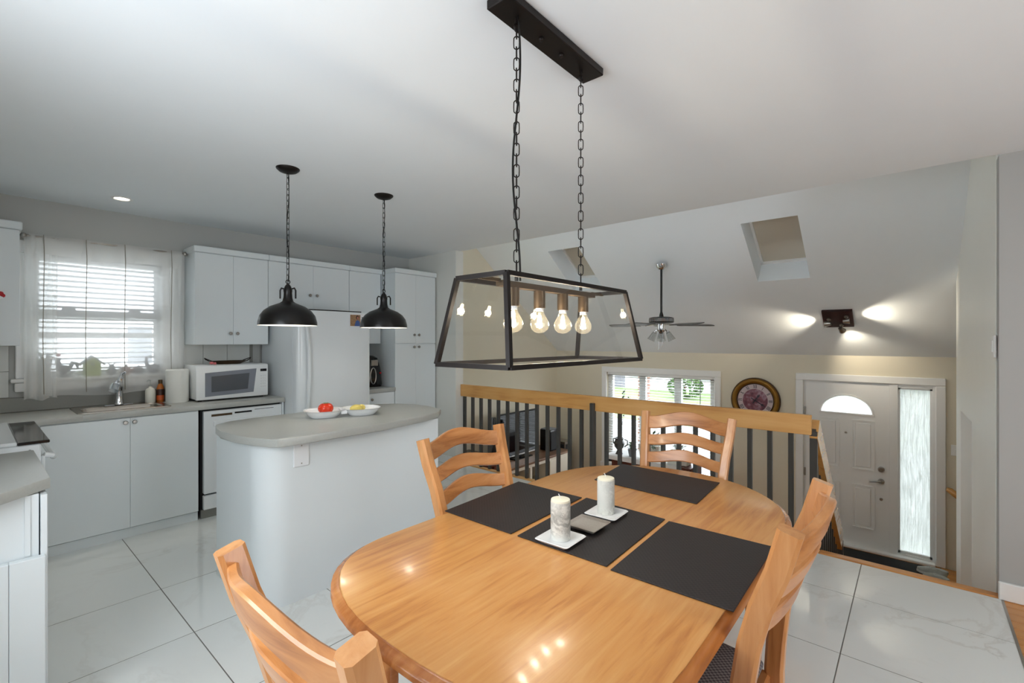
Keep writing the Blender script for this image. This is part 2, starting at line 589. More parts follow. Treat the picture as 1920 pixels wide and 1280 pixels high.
def obj(name, mb, m, loc=(0, 0, 0), smooth=True, ang=35):
    """single top-level mesh, mesh given in world coordinates"""
    o = bpy.data.objects.new(name, mb.mesh(name, m, smooth, ang, loc))
    o.location = loc
    COL.objects.link(o)
    ORG[o] = tuple(loc)
    return o


def part(name, mb, m, parent, smooth=True, ang=35, label=None):
    """child mesh, given in world coordinates of the un-rotated thing"""
    off = ORG[parent]
    o = bpy.data.objects.new(name, mb.mesh(name, m, smooth, ang, off) if isinstance(mb, MB) else mb)
    COL.objects.link(o)
    o.parent = parent
    ORG[o] = off
    if label: o['label'] = label
    return o


def inst(name, me, parent, loc=(0, 0, 0), rot=(0, 0, 0), scale=None):
    """child that shares a mesh; loc in the parent's coordinates"""
    o = bpy.data.objects.new(name, me)
    COL.objects.link(o)
    o.parent = parent
    o.location = loc
    o.rotation_euler = rot
    if scale: o.scale = scale
    ORG[o] = ORG[parent]
    return o


def structure(name, mb, m, smooth=False):
    o = obj(name, mb, m, (0, 0, 0), smooth)
    o['kind'] = 'structure'
    return o


def copy_tree(o, parent=None):
    c = o.copy()
    COL.objects.link(c)
    if parent is not None:
        c.parent = parent
    ORG[c] = ORG[o]
    for ch in list(o.children):
        copy_tree(ch, c)
    return c


# ================================================================== the room
YK, ZC, XE, FX, ZL = 5.0, 2.53, 3.83, 7.2, -1.1      # kitchen wall, ceiling, platform edge, front wall, lower floor


def zs(x):                                             # sloped ceiling height
    return 1.28 + 0.75 * (FX - x)


# kitchen floor: grout bed with tiles
fl = structure('floor', MB().box(-0.6, XE, -0.375, 5.15, -0.22, -0.0012), 'grout')
xj = [-0.6] + [0.745 + 0.643 * k for k in range(-2, 5)] + [XE]
yj = [-0.375] + [0.265 + 0.6227 * k for k in range(0, 6)] + [5.0]
g = 0.0024
for i in range(len(xj) - 1):
    for j in range(len(yj) - 1):
        w, d = xj[i + 1] - xj[i], yj[j + 1] - yj[j]
        key = 'tile_%d_%d' % (round(w * 1000), round(d * 1000))
        me = bpy.data.meshes.get(key)
        if me is None:
            me = MB().box(-w / 2 + g, w / 2 - g, -d / 2 + g, d / 2 - g, -0.01, 0, 0.0008).mesh(key, 'tile', False)
        inst('tile', me, fl, ((xj[i] + xj[i + 1]) / 2, (yj[j] + yj[j + 1]) / 2, random.uniform(-0.0004, 0.0002)))
# hall floor: oak planks
fh = structure('floor_hall', MB().box(-0.6, 3.95, -2.5, -0.375, -0.22, -0.012), 'grout')
hp = MB().box(-0.041, 0.041, -1.06, 1.06, -0.012, -0.001, 0.002).mesh('hall_plank', 'oak', False)
x = -0.55
while x < 3.82:
    inst('plank', hp, fh, (x, -1.44, random.uniform(-0.0005, 0)))
    x += 0.085
# lower living room floor: oak planks seen at the landing
f2 = structure('floor_living', MB().box(3.75, 7.35, -1.5, 5.2, -1.3, ZL - 0.012), 'grout')
lp = MB().box(-0.043, 0.043, -0.62, 0.62, -0.012, 0, 0.002).mesh('living_plank', 'oak', False)
x = 3.9
k = 0
while x < 7.2:
    for y in (-0.85, 0.4, 1.65, 2.9, 4.15):
        inst('plank', lp, f2, (x, y + (0.3 if k % 2 else 0), ZL))
    x += 0.09
    k += 1
# platform edge: riser wall and nosing
structure('wall_platform', MB().box(3.73, 3.828, -0.375, 5.0, -1.12, -0.221), 'wall_l')
tr = structure('trim_1', MB().box(3.831, 3.9, -0.375, 0.5, -0.035, 0.006, 0.006), 'oak')
structure('trim_2', MB().box(3.831, 3.9, 0.5, 4.1, -0.035, 0.006, 0.006), 'rail')
structure('trim_3', MB().box(-0.4, XE, -0.383, -0.372, -0.02, 0.002), 'nickel')

# ceilings
structure('ceiling', MB().box(-0.6, XE, -2.5, 5.15, ZC, ZC + 0.12).box(XE, 3.95, -2.5, -0.37, ZC, ZC + 0.12), 'ceil')
sk = [(5.31, 6.03, 0.87, 1.39), (5.29, 5.97, 3.39, 3.89)]
cs = MB()
xs_, ys_ = sorted({3.7, 7.36, 5.31, 6.03, 5.29, 5.97}), sorted({-1.6, 5.2, 0.87, 1.39, 3.39, 3.89})
for i in range(len(xs_) - 1):
    for j in range(len(ys_) - 1):
        a, b_, c, d = xs_[i], xs_[i + 1], ys_[j], ys_[j + 1]
        mx_, my_ = (a + b_) / 2, (c + d) / 2
        if any(s[0] < mx_ < s[1] and s[2] < my_ < s[3] for s in sk):
            continue
        cs.add([(a, c, zs(a)), (b_, c, zs(b_)), (b_, d, zs(b_)), (a, d, zs(a))], [(0, 1, 2, 3)])
nrm = Vector((0.6, 0, 0.8))
structure('ceiling_sloped', cs, 'ceil')
for s in sk:
    well = MB()
    lo = [(s[0], s[2], zs(s[0])), (s[1], s[2], zs(s[1])), (s[1], s[3], zs(s[1])), (s[0], s[3], zs(s[0]))]
    hi = [tuple(Vector(p) + nrm * 0.3) for p in lo]
    well.add(lo + hi, [(0, 1, 5, 4), (1, 2, 6, 5), (2, 3, 7, 6), (3, 0, 4, 7)])
    w = structure('window_3' if s is sk[0] else 'window_4', well, 'ceil')
    c = [Vector(p) - nrm * 0.004 for p in hi]
    sh = MB().add([tuple(p) for p in c], [(0, 1, 2, 3)])
    part('blind', sh, 'shadecloth', w, False)
    fr = MB()
    for i in range(4):
        p, q = c[i] - nrm * 0.012, c[(i + 1) % 4] - nrm * 0.012
        fr.bar(p, q, 0.05, 0.03, nrm)
    part('window_frame', fr, 'trim', w, False)
structure('wall_upper', MB().box(3.7, XE, -1.6, 5.15, ZC + 0.12, 2.88).box(3.7, XE, -1.6, 5.15, 3.1, 4.05).box(3.7, XE, -1.6, 0.4, 2.88, 3.1).box(3.7, XE, 4.6, 5.15, 2.88, 3.1), 'wall_l')

# kitchen wall with window opening
WX0, WX1, WZ0, WZ1 = 0.315, 1.105, 1.19, 2.12
structure('wall_kitchen', MB().box(-0.6, WX0, YK, 5.15, 0, ZC).box(WX1, 3.87, YK, 5.15, 0, ZC)
          .box(WX0, WX1, YK, 5.15, 0, WZ0).box(WX0, WX1, YK, 5.15, WZ1, ZC), 'wall_k')
structure('wall_left', MB().box(-0.6, -0.45, 2.0, 5.0, 0, ZC).box(-0.6, -0.45, -2.5, 0.5, 0, ZC)
          .box(-0.6, -0.45, 0.5, 2.0, 0, 1.05).box(-0.6, -0.45, 0.5, 2.0, 2.15, ZC), 'wall_p')
structure('wall_back', MB().box(-0.6, 1.15, -2.5, -2.4, 0, ZC).box(2.05, 3.95, -2.5, -2.4, 0, ZC)
          .box(1.15, 2.05, -2.5, -2.4, 2.25, ZC), 'wall_p')
structure('wall_partition', MB().box(3.75, 3.87, 4.1, 5.0, -1.1, ZC), 'wall_p')
wl = MB()
for a, b_, z0, z1 in ((3.75, 3.91, -1.3, None), (4.75, 7.35, -1.3, None), (3.91, 4.75, -1.3, -0.4), (3.91, 4.75, 2.0, None)):   # unseen opening by the partition, added for light
    za, zb_ = (zs(a), zs(b_)) if z1 is None else (z1, z1)
    prof = [(a, z0), (b_, z0), (b_, zb_), (a, za)]
    wl.add([(x, 5.08, z) for x, z in prof] + [(x, 5.2, z) for x, z in prof],
           [(0, 1, 2, 3), (7, 6, 5, 4), (0, 4, 5, 1), (1, 5, 6, 2), (2, 6, 7, 3), (3, 7, 4, 0)])
structure('wall_living', wl, 'wall_l')


def added_window(name, x0, x1, y0, y1, z0, z1):
    """plain framed pane in one of the unseen openings added for daylight; a thin box x0..x1, y0..y1"""
    f = 0.05
    mb = MB().box(x0, x1, y0, y1, z0, z0 + f).box(x0, x1, y0, y1, z1 - f, z1)
    if x1 - x0 < y1 - y0:
        mb.box(x0, x1, y0, y0 + f, z0 + f, z1 - f).box(x0, x1, y1 - f, y1, z0 + f, z1 - f)
        xm = (x0 + x1) / 2
        pn_ = MB().box(xm - 0.002, xm + 0.002, y0 + f, y1 - f, z0 + f, z1 - f)
    else:
        mb.box(x0, x0 + f, y0, y1, z0 + f, z1 - f).box(x1 - f, x1, y0, y1, z0 + f, z1 - f)
        ym = (y0 + y1) / 2
        pn_ = MB().box(x0 + f, x1 - f, ym - 0.002, ym + 0.002, z0 + f, z1 - f)
    w_ = structure(name, mb, 'trim')
    part('pane', pn_, 'glass', w_, False)


added_window('added_window_5', 3.91, 4.75, 5.11, 5.16, -0.4, 2.0)  # unseen, added to brighten the living room
added_window('added_window_6', -0.55, -0.5, 0.5, 2.0, 1.05, 2.15)  # unseen, put in to light the kitchen from the left
added_window('added_window_7', 3.74, 3.79, 0.4, 4.6, 2.88, 3.1)  # unseen clerestory, put in to light the slope and front wall
added_window('added_door_3', 1.15, 2.05, -2.47, -2.43, 0.0, 2.25)  # unseen glazed door, added for daylight from the back wall
# front wall with window and door openings
structure('wall_front', MB().box(FX, 7.35, 4.03, 5.2, -1.3, 1.32).box(FX, 7.35, 2.24, 4.03, 0.93, 1.32)
          .box(FX, 7.35, 2.24, 4.03, -1.3, -0.62).box(FX, 7.35, 1.11, 2.24, -1.3, 1.32)
          .box(FX, 7.35, -0.18, 1.11, 0.95, 1.32).box(FX, 7.35, -1.6, -0.18, -1.3, 1.32)
          .box(FX, 7.35, -0.18, 1.11, -1.3, -1.1), 'wall_l')


# stairwell wall at the right with a closet doorway (slightly out of square, as in the house)
def yw(x):
    return -0.365 + (x - 3.84) * 0.06 / 2.36


ws = MB()
for a, b_, z0, z1a, z1b in ((3.951, 5.05, -1.1, zs(3.951), zs(5.05)), (5.81, 6.2, -1.1, zs(5.81), zs(6.2)), (5.05, 5.81, 0.84, zs(5.05), zs(5.81))):
    lo = [(a, yw(a), z0), (b_, yw(b_), z0), (b_, yw(b_) - 0.13, z0), (a, yw(a) - 0.13, z0)]
    hi = [(a, yw(a), z1a), (b_, yw(b_), z1b), (b_, yw(b_) - 0.13, z1b), (a, yw(a) - 0.13, z1a)]
    ws.add(lo + hi, [(3, 2, 1, 0), (4, 5, 6, 7), (0, 1, 5, 4), (1, 2, 6, 5), (2, 3, 7, 6), (3, 0, 4, 7)])
structure('wall_stairwell', ws, 'wall_s')
d2 = structure('door_2', MB().box(5.05, 5.81, -0.475, -0.435, -1.1, 0.84), 'trim')
part('door_knob', MB().sphere((5.13, -0.385, -0.12), 0.028, 12, 8).cyl(0.012, (5.13, -0.385, -0.12), (5.13, -0.44, -0.12), 8), 'nickel', d2)
structure('wall_hall', MB().box(3.84, 3.95, -2.5, -0.366, -0.01, ZC), 'wall_h')
structure('wall_basement', MB().box(6.07, 7.35, -1.6, -1.5, -1.3, 2.2).box(5.95, 6.07, -1.6, -0.43, -1.3, 2.2), 'wall_l')
structure('baseboard_hall', MB().box(3.815, 3.84, -2.4, -0.362, 0, 0.1, 0.004), 'trim')
structure('baseboard_partition', MB().box(3.735, 3.75, 4.088, 4.44, 0, 0.09, 0.003).box(3.735, 3.87, 4.086, 4.1, 0.006, 0.09, 0.003), 'trim')
structure('baseboard_front', MB().box(FX - 0.015, FX, 1.19, 5.07, ZL, ZL + 0.1, 0.003), 'trim')

# ---------------------------------------------------------------- kitchen window
w1 = structure('window_1', MB().box(WX0 - 0.09, WX0, YK - 0.022, YK, WZ0 - 0.001, WZ1, 0.005)
               .box(WX1, WX1 + 0.09, YK - 0.022, YK, WZ0 - 0.001, WZ1, 0.005)
               .box(WX0 - 0.09, WX1 + 0.09, YK - 0.022, YK, WZ1, WZ1 + 0.09, 0.005), 'trim', True)
part('window_sill', MB().box(WX0 - 0.115, WX1 + 0.115, 4.935, 5.1, WZ0 - 0.03, WZ0 - 0.002, 0.008, 2)
     .box(WX0 - 0.095, WX1 + 0.095, 4.955, YK - 0.001, WZ0 - 0.1, WZ0 - 0.03, 0.012, 2), 'trim', w1)
part('window_frame', MB().box(WX0, WX0 + 0.04, 5.075, 5.12, WZ0, WZ1).box(WX1 - 0.04, WX1, 5.075, 5.12, WZ0, WZ1)
     .box(WX0, WX1, 5.075, 5.12, WZ1 - 0.04, WZ1).box(WX0, WX1, 5.075, 5.12, WZ0, WZ0 + 0.04), 'trim', w1, False)
part('meeting_rail', MB().box(WX0, WX1, 5.065, 5.11, 1.635, 1.71, 0.004), 'orn_grey', w1, False)
part('sash_rail', MB().box(WX0, WX1, 5.06, 5.1, 1.49, 1.535, 0.004), 'trim', w1, False)
for x in (0.52, 0.93):
    part('sash_latch', MB().box(x - 0.04, x + 0.04, 5.055, 5.08, 1.705, 1.725, 0.004), 'orn_grey', w1, False)
part('pane', MB().box(WX0 + 0.04, WX1 - 0.04, 5.085, 5.089, WZ0 + 0.04, WZ1 - 0.04), 'glass', w1, False)
bl = thing('window_blind', 'white horizontal slat blind in the kitchen window behind the sheer curtain', 'blind', (0.71, 5.035, 2.1))
part('headrail', MB().box(WX0 + 0.005, WX1 - 0.005, 5.015, 5.055, 2.08, 2.115, 0.003), 'trim', bl, False)
sm = MB().box(-0.375, 0.375, -0.024, 0.024, -0.0013, 0.0013).mesh('slat', 'blind', False)
z = 2.055
while z > 1.22:
    if not 1.48 < z < 1.54:
        inst('slat', sm, bl, (0, 0, z - 2.1), (R(-13), 0, 0))
    z -= 0.0405
for x in (0.45, 0.97):
    part('ladder_cord', MB().cyl(0.0012, (x, 5.024, 2.08), (x, 5.024, 1.215), 5), 'trim', bl)
part('tilt_wand', MB().cyl(0.004, (0.405, 5.01, 2.08), (0.405, 5.01, 1.47), 6), 'clearp', bl)

# ---------------------------------------------------------------- front window
w2 = structure('window_2', MB().box(7.175, FX, 4.03, 4.12, -0.62, 0.93, 0.006).box(7.175, FX, 2.15, 2.24, -0.62, 0.93, 0.006)
               .box(7.175, FX, 2.15, 4.12, 0.93, 1.02, 0.006).box(7.16, FX, 2.13, 4.14, -0.7, -0.62, 0.006), 'trim', True)
wf = MB()
for a, b_ in ((2.24, 2.32), (2.76, 2.87), (3.35, 3.46), (3.95, 4.03)):
    wf.box(7.26, 7.32, a, b_, -0.62, 0.93)
wf.box(7.26, 7.32, 2.24, 4.03, 0.87, 0.93).box(7.26, 7.32, 2.24, 4.03, -0.62, -0.56)
part('window_frame', wf, 'trim', w2, False)
for a, b_ in ((2.32, 2.76), (2.87, 3.35), (3.46, 3.95)):
    part('pane', MB().box(7.287, 7.291, a, b_, -0.56, 0.87), 'glass', w2, False)
b2 = thing('window_blind', 'white horizontal slat blind, fully lowered over the front living room window', 'blind', (7.225, 3.135, 0.9))
part('headrail', MB().box(7.205, 7.25, 2.25, 4.02, 0.885, 0.928, 0.003), 'trim', b2, False)
s2 = MB().box(-0.013, 0.013, -0.875, 0.875, -0.001, 0.001).mesh('slat', 'blind', False)
z = 0.85
while z > -0.6:
    inst('slat', s2, b2, (0.0, 0, z - 0.9), (0, R(-14), 0))
    z -= 0.044
for y in (2.5, 3.12, 3.75):
    part('ladder_cord', MB().cyl(0.0012, (7.212, y, 0.89), (7.212, y, -0.6), 5), 'trim', b2)
part('tilt_wand', MB().cyl(0.006, (7.2, 2.45, 0.88), (7.2, 2.45, 0.5), 6), 'orn_grey', b2)

# ---------------------------------------------------------------- front door and sidelight
d1 = structure('door_1', MB().box(7.17, FX, 1.11, 1.2, ZL, 0.95, 0.008).box(7.17, FX, -0.27, -0.18, ZL, 0.95, 0.008)
               .box(7.17, FX, -0.27, 1.2, 0.95, 1.04, 0.008), 'trim', True)
part('door_frame', MB().box(7.21, 7.33, 1.09, 1.11, ZL, 0.95).box(7.19, 7.33, 0.15, 0.231, ZL, 0.95, 0.002).box(7.252, 7.33, 0.14, 0.26, ZL, 0.95).box(7.252, 7.33, 1.06, 1.11, ZL, 0.95).box(7.252, 7.33, 0.228, 1.09, ZL, -1.05)
     .box(7.2, 7.33, -0.18, -0.155, ZL, 0.95).box(7.2, 7.33, -0.155, 0.15, 0.91, 0.95).box(7.2, 7.33, -0.155, 0.15, ZL, -1.05)
     .box(7.21, 7.33, 0.228, 1.09, 0.935, 0.95), 'trim', d1, False)
# slab with a half-round opening: built as a ring of quads round the fanlight
slab = MB()
cy_, cz_, ry, rz = 0.655, 0.56, 0.27, 0.225
NA = 20
arc = [(cy_ + ry * math.cos(PI * i / NA), cz_ + rz * math.sin(PI * i / NA)) for i in range(NA + 1)]
top = []
for i in range(NA + 1):
    a = PI * i / NA
    cyy, czz = math.cos(a), math.sin(a)
    t = min(((1.088 - cy_) if cyy > 0 else (cy_ - 0.232)) / abs(cyy) if abs(cyy) > 1e-6 else 9, (0.933 - cz_) / czz if czz > 1e-6 else 9)
    top.append((cy_ + cyy * t, cz_ + czz * t))
# include corners
for X in (7.2, 7.25):
    vs = [(X, y, z) for y, z in arc] + [(X, y, z) for y, z in top]
    n = NA + 1
    fs = [(i, i + 1, n + i + 1, n + i) for i in range(NA)]
    slab.add(vs, fs)
    for cpt in ((1.088, 0.933), (0.232, 0.933)):
        bi = min(range(NA), key=lambda i: abs(top[i][0] - cpt[0]) + abs(top[i][1] - cpt[1]) + abs(top[i + 1][0] - cpt[0]) + abs(top[i + 1][1] - cpt[1]))
        slab.add([(X, *top[bi]), (X, *top[bi + 1]), (X, *cpt)], [(0, 1, 2)])
n0 = len(slab.v)
slab.add([(7.2, y, z) for y, z in arc] + [(7.25, y, z) for y, z in arc], [(i, i + 1, NA + 2 + i, NA + 1 + i) for i in range(NA)])
slab.box(7.2, 7.25, 0.232, 1.088, -1.08, cz_)
sl = part('door_slab', slab, 'trim', d1, False)
part('fanlight_trim', MB().tube([(7.198, y, z) for y, z in [(cy_ + ry, cz_ - 0.001)] + arc + [(cy_ - ry, cz_ - 0.001)]], 0.012, 6)
     .box(7.186, 7.205, cy_ - ry - 0.015, cy_ + ry + 0.015, cz_ - 0.02, cz_ + 0.004, 0.004), 'trim', sl)
part('fanlight_pane', MB().add([(7.225, y, z) for y, z in arc], [tuple(range(NA + 1))]), 'rain', sl, False)
for (y0, y1, z0, z1) in ((0.375, 0.59, -0.12, 0.48), (0.73, 0.945, -0.12, 0.48), (0.375, 0.59, -0.84, -0.32), (0.73, 0.945, -0.84, -0.32)):
    pm = MB()
    pm.bar((7.197, y0, z0), (7.197, y1, z0), 0.012, 0.018, (1, 0, 0)).bar((7.197, y0, z1), (7.197, y1, z1), 0.012, 0.018, (1, 0, 0))
    pm.bar((7.197, y0, z0), (7.197, y0, z1), 0.018, 0.012, (1, 0, 0)).bar((7.197, y1, z0), (7.197, y1, z1), 0.018, 0.012, (1, 0, 0))
    pm.box(7.19, 7.205, y0 + 0.03, y1 - 0.03, z0 + 0.03, z1 - 0.03, 0.006)
    part('door_panel', pm, 'trim', sl)
part('deadbolt', MB().lathe([(0, -0.03), (0.024, -0.03), (0.033, -0.012), (0.034, 0.003)], 16, (7.2, 0.306, -0.09), 'X'), 'nickel', sl)
part('lever_handle', MB().lathe([(0, -0.03), (0.014, -0.03), (0.03, -0.012), (0.034, 0.003)], 16, (7.2, 0.306, -0.235), 'X')
     .tube([(7.16, 0.306, -0.235), (7.15, 0.34, -0.232), (7.15, 0.38, -0.24), (7.155, 0.415, -0.25)], [0.011, 0.011, 0.009, 0.007], 8), 'nickel', sl)
part('door_stop', MB().lathe([(0, -0.02), (0.014, -0.02), (0.018, 0.003)], 12, (7.2, 0.306, -0.45), 'X'), 'nickel', sl)
part('peephole', MB().lathe([(0, -0.01), (0.012, -0.008), (0.014, 0.003)], 12, (7.2, 0.655, 0.315), 'X'), 'nickel', sl)
for z in (0.55, -0.25, -0.9):
    part('hinge', MB().cyl(0.011, (7.19, 1.095, z - 0.05), (7.19, 1.095, z + 0.05), 8), 'nickel', d1)
part('threshold', MB().box(7.12, 7.34, -0.18, 1.11, ZL, ZL + 0.03, 0.006), 'trim', d1, False)
part('sidelight_pane', MB().box(7.25, 7.256, -0.155, 0.15, -1.05, 0.91), 'rain', d1, False)
part('sidelight_bead', MB().box(7.22, 7.25, -0.155, -0.135, -1.05, 0.91).box(7.22, 7.25, 0.13, 0.15, -1.05, 0.91)
     .box(7.22, 7.25, -0.155, 0.15, 0.89, 0.91).box(7.22, 7.25, -0.155, 0.15, -1.05, -1.02), 'trim', d1, False)

# ---------------------------------------------------------------- outdoors seen through the panes
structure('lawn', MB().box(7.6, 9.5, -20, 40, -1.9, -1.62).box(17, 60, -20, 40, -1.9, -1.62), 'grass')
structure('driveway', MB().box(9.5, 17, -20, 40, -1.9, -1.63), 'asphalt')
nh = thing('neighbour_house', 'pale neighbouring house with a grey roof across the lawn, seen through the front window', 'house', (32, 17, -1.62))
part('house_wall', MB().box(28.5, 36, 6, 26, -1.62, 1.6), 'siding', nh, False)
part('house_roof', MB().add([(28, 5.5, 1.6), (36.5, 5.5, 1.6), (36.5, 26.5, 1.6), (28, 26.5, 1.6), (32, 5.5, 3.6), (32, 26.5, 3.6)],
                            [(0, 4, 5, 3), (1, 2, 5, 4), (0, 1, 4), (3, 5, 2), (0, 3, 2, 1)]), 'roof', nh, False)
for y in (9.5, 13.5, 17.3, 20):
    hw = part('house_window', MB().box(28.42, 28.5, y - 0.8, y + 0.8, -0.9, 0.4), 'orn_grey', nh, False)
    part('house_pane', MB().box(28.4, 28.43, y - 0.7, y + 0.7, -0.8, 0.3), 'screen', hw, False)
part('garage_door', MB().box(28.43, 28.5, 14.6, 16.4, -1.62, 0.2), 'roof', nh, False)
bp_ = thing('brick_pillar', 'narrow brick pillar outside the front window, left of centre', 'pillar', (8.6, 4.0, -1.62))
bm_ = MB().box(-0.052, 0.052, -0.1, 0.1, -0.03, 0.03, 0.004).mesh('pillar_brick', 'brick', False)
part('mortar_core', MB().box(8.55, 8.65, 3.91, 4.09, -1.62, 1.05), 'siding', bp_, False)
for k in range(36):
    inst('brick', bm_, bp_, (0, 0.005 if k % 2 else -0.005, 0.035 + 0.073 * k))
random.seed(3)
sh = MB()
for k in range(420):
    u, v, w_ = [random.gauss(0, 1) for _ in range(3)]
    L_ = math.sqrt(u * u + v * v + w_ * w_)
    c = Vector((25 + u / L_ * 0.7, 9.3 + v / L_ * 0.9, -1.0 + w_ / L_ * 0.55))
    a = Vector((random.uniform(-1, 1), random.uniform(-1, 1), random.uniform(-1, 1))).normalized()
    b_ = a.cross(Vector((0.3, 0.5, 0.8))).normalized()
    sh.add([c - a * 0.14, c + b_ * 0.07, c + a * 0.14, c - b_ * 0.07], [(0, 1, 2, 3)])
shr = thing('shrub', 'rounded green shrub on the lawn outside the front window', 'shrub', (25, 9.3, -1.62))
part('foliage', sh, 'leaf2', shr, False)
part('trunk', MB().cyl(0.06, (25, 9.3, -1.62), (25, 9.3, -0.9), 8, 0.03), 'darkwood', shr)
nw = thing('neighbour_wall', 'white clapboard wall of the next house outside the kitchen window', 'house', (1, 8.2, -1.6))
part('house_wall', MB().box(-4, 7, 8.25, 8.4, -1.6, 4.2), 'siding', nw, False)
cb = MB().add([(-5, 0, 0), (5, 0, 0), (5, 0.03, 0.13), (-5, 0.03, 0.13), (-5, 0.05, 0), (5, 0.05, 0)], [(0, 1, 2, 3), (0, 4, 5, 1)]).mesh('clapboard', 'siding', False)
for k in range(34):
    inst('clapboard', cb, nw, (0.5, 0.0, 1.9 + 0.13 * k - 1.0))
hw = part('house_window', MB().box(1.35, 1.95, 8.14, 8.2, 1.1, 1.75, 0.005), 'trim', nw, False)
part('house_pane', MB().box(1.42, 1.88, 8.125, 8.145, 1.15, 1.66), 'orn_grey', hw, False)
structure('yard', MB().box(-5, 7.3, 5.4, 8.25, -1.9, -1.62), 'grass')

# ================================================================== railing
rl = thing('landing_railing', 'long guardrail of dark square balusters under a wide oak board', 'railing', (3.86, 2.3, 0))
part('rail_board', MB().box(3.822, 3.862, 0.545, 4.098, 0.81, 0.948, 0.003), 'rail', rl)
bmesh_ = MB().box(-0.016, 0.016, -0.016, 0.016, 0, 0.84, 0.002).mesh('baluster', 'bal', False)
for k in range(27):
    inst('baluster', bmesh_, rl, (0.02, 4.082 - 0.1362 * k - 2.3, 0.006), (0, 0, 0))
part('newel_post', MB().box(3.782, 3.82, 2.26, 2.3, 0.0, 0.885, 0.003), 'bal', rl)
part('newel_post', MB().box(3.86, 3.9, 0.515, 0.56, 0.006, 0.83, 0.003), 'bal', rl)
# stair rail going down
sr = thing('stair_railing', 'sloping oak handrail board with dark balusters going down to the entry', 'railing', (4.6, 0.54, -0.3))
A, B = Vector((3.905, 0.535, 0.85)), Vector((5.36, 0.535, -0.42))
part('handrail', MB().sweep([A, B], [(-0.024, -0.08), (0.024, -0.08), (0.024, 0.07), (-0.024, 0.07)], (0, 0, 1)), 'railx', sr)
for k in range(1, 12):
    t = k / 12
    p = A.lerp(B, t)
    part('baluster', MB().box(p.x - 0.015, p.x + 0.015, 0.545, 0.575, max(ZL, p.z - 1.02), p.z - 0.02), 'bal', sr, False)
part('newel_post', MB().box(5.36, 5.41, 0.51, 0.56, ZL, -0.42, 0.003), 'bal', sr)
st = thing('staircase', 'short flight of oak steps going down from the tiled floor to the entry', 'stairs', (4.3, 0.1, ZL))
for k in range(5):
    part('tread', MB().box(3.9 + 0.235 * k, 4.16 + 0.235 * k, -0.3, 0.5, -0.184 * (k + 1) - 0.03, -0.184 * (k + 1), 0.006), 'oak', st)
    part('riser', MB().box(3.9 + 0.235 * k, 3.915 + 0.235 * k, -0.3, 0.5, -0.184 * (k + 2) + (0.0 if k < 4 else 0.02), -0.184 * (k + 1) - 0.03), 'wall_l', st, False)
wh = thing('wall_handrail', 'short oak handrail end on the front wall right of the entry sidelight', 'handrail', (7.13, -0.5, -0.3))
part('handrail', MB().tube([(7.13, -0.27, -0.19), (7.13, -0.3, -0.2), (7.13, -0.8, -0.62), (7.13, -1.3, -1.05)], [0.02, 0.032, 0.032, 0.032], 10), 'railx', wh)
part('bracket', MB().tube([(7.2, -0.5, -0.42), (7.16, -0.5, -0.44), (7.13, -0.5, -0.39)], 0.01, 6), 'nickel', wh)

# ================================================================== kitchen fittings
CF, CT = 4.44, 0.945        # cabinet fronts, counter top


def knob(parent, x, y, z):
    part('knob', MB().lathe([(0, -0.026), (0.012, -0.025), (0.0155, -0.018), (0.012, -0.01), (0.006, -0.006), (0.007, 0.001)], 14, (x, y, z), 'Y'), 'nickel', parent)


def door(parent, x0, x1, z0, z1, y, kx=None, kz=None, name='door'):
    d = part(name, MB().box(x0 + 0.0008, x1 - 0.0008, y - 0.018, y, z0 + 0.0008, z1 - 0.0008, 0.001), 'cab', parent)
    if kx is not None:
        knob(d, kx, y - 0.018, kz)
    return d


# sink base
sb = thing('sink_cabinet', 'white base cabinet with two plain doors under the sink', 'cabinet', (0.75, 4.7, 0))
part('body', MB().box(-0.43, 1.227, CF, 4.995, 0.078, 0.9), 'cab', sb, False)
part('plinth', MB().box(-0.43, 1.227, CF + 0.01, 4.99, 0, 0.07), 'cab', sb, False)
door(sb, 0.315, 0.787, 0.08, 0.895, CF, 0.758, 0.863)
door(sb, 0.787, 1.225, 0.08, 0.895, CF, 0.812, 0.863)
# dishwasher
dw = thing('dishwasher', 'white built-in dishwasher under the counter beside the sink cabinet', 'dishwasher', (1.57, 4.7, 0))
part('body', MB().box(1.25, 1.89, CF + 0.03, 4.99, 0.06, 0.9), 'rubber', dw, False)
part('door', MB().box(1.262, 1.885, CF - 0.025, CF + 0.02, 0.205, 0.885, 0.006), 'appl', dw)
part('control_slot', MB().box(1.315, 1.47, CF - 0.029, CF - 0.02, 0.838, 0.856), 'bronze_in', dw, False)
part('control_buttons', MB().box(1.49, 1.625, CF - 0.029, CF - 0.02, 0.846, 0.859), 'gloss_black', dw, False)
part('vent_line', MB().box(1.65, 1.81, CF - 0.027, CF - 0.02, 0.861, 0.865), 'rubber', dw, False)
part('badge_strip', MB().box(1.33, 1.82, CF - 0.031, CF - 0.02, 0.755, 0.8, 0.004), 'appl', dw)
part('kick_panel', MB().box(1.262, 1.885, CF - 0.02, CF + 0.02, 0.075, 0.19, 0.005), 'appl', dw)
part('toe_strip', MB().box(1.25, 1.89, CF + 0.01, CF + 0.03, 0.0, 0.07), 'splash', dw, False)
part('side_panel', MB().box(1.888, 1.904, CF - 0.02, 4.99, 0.0, 0.9), 'cab', dw, False)
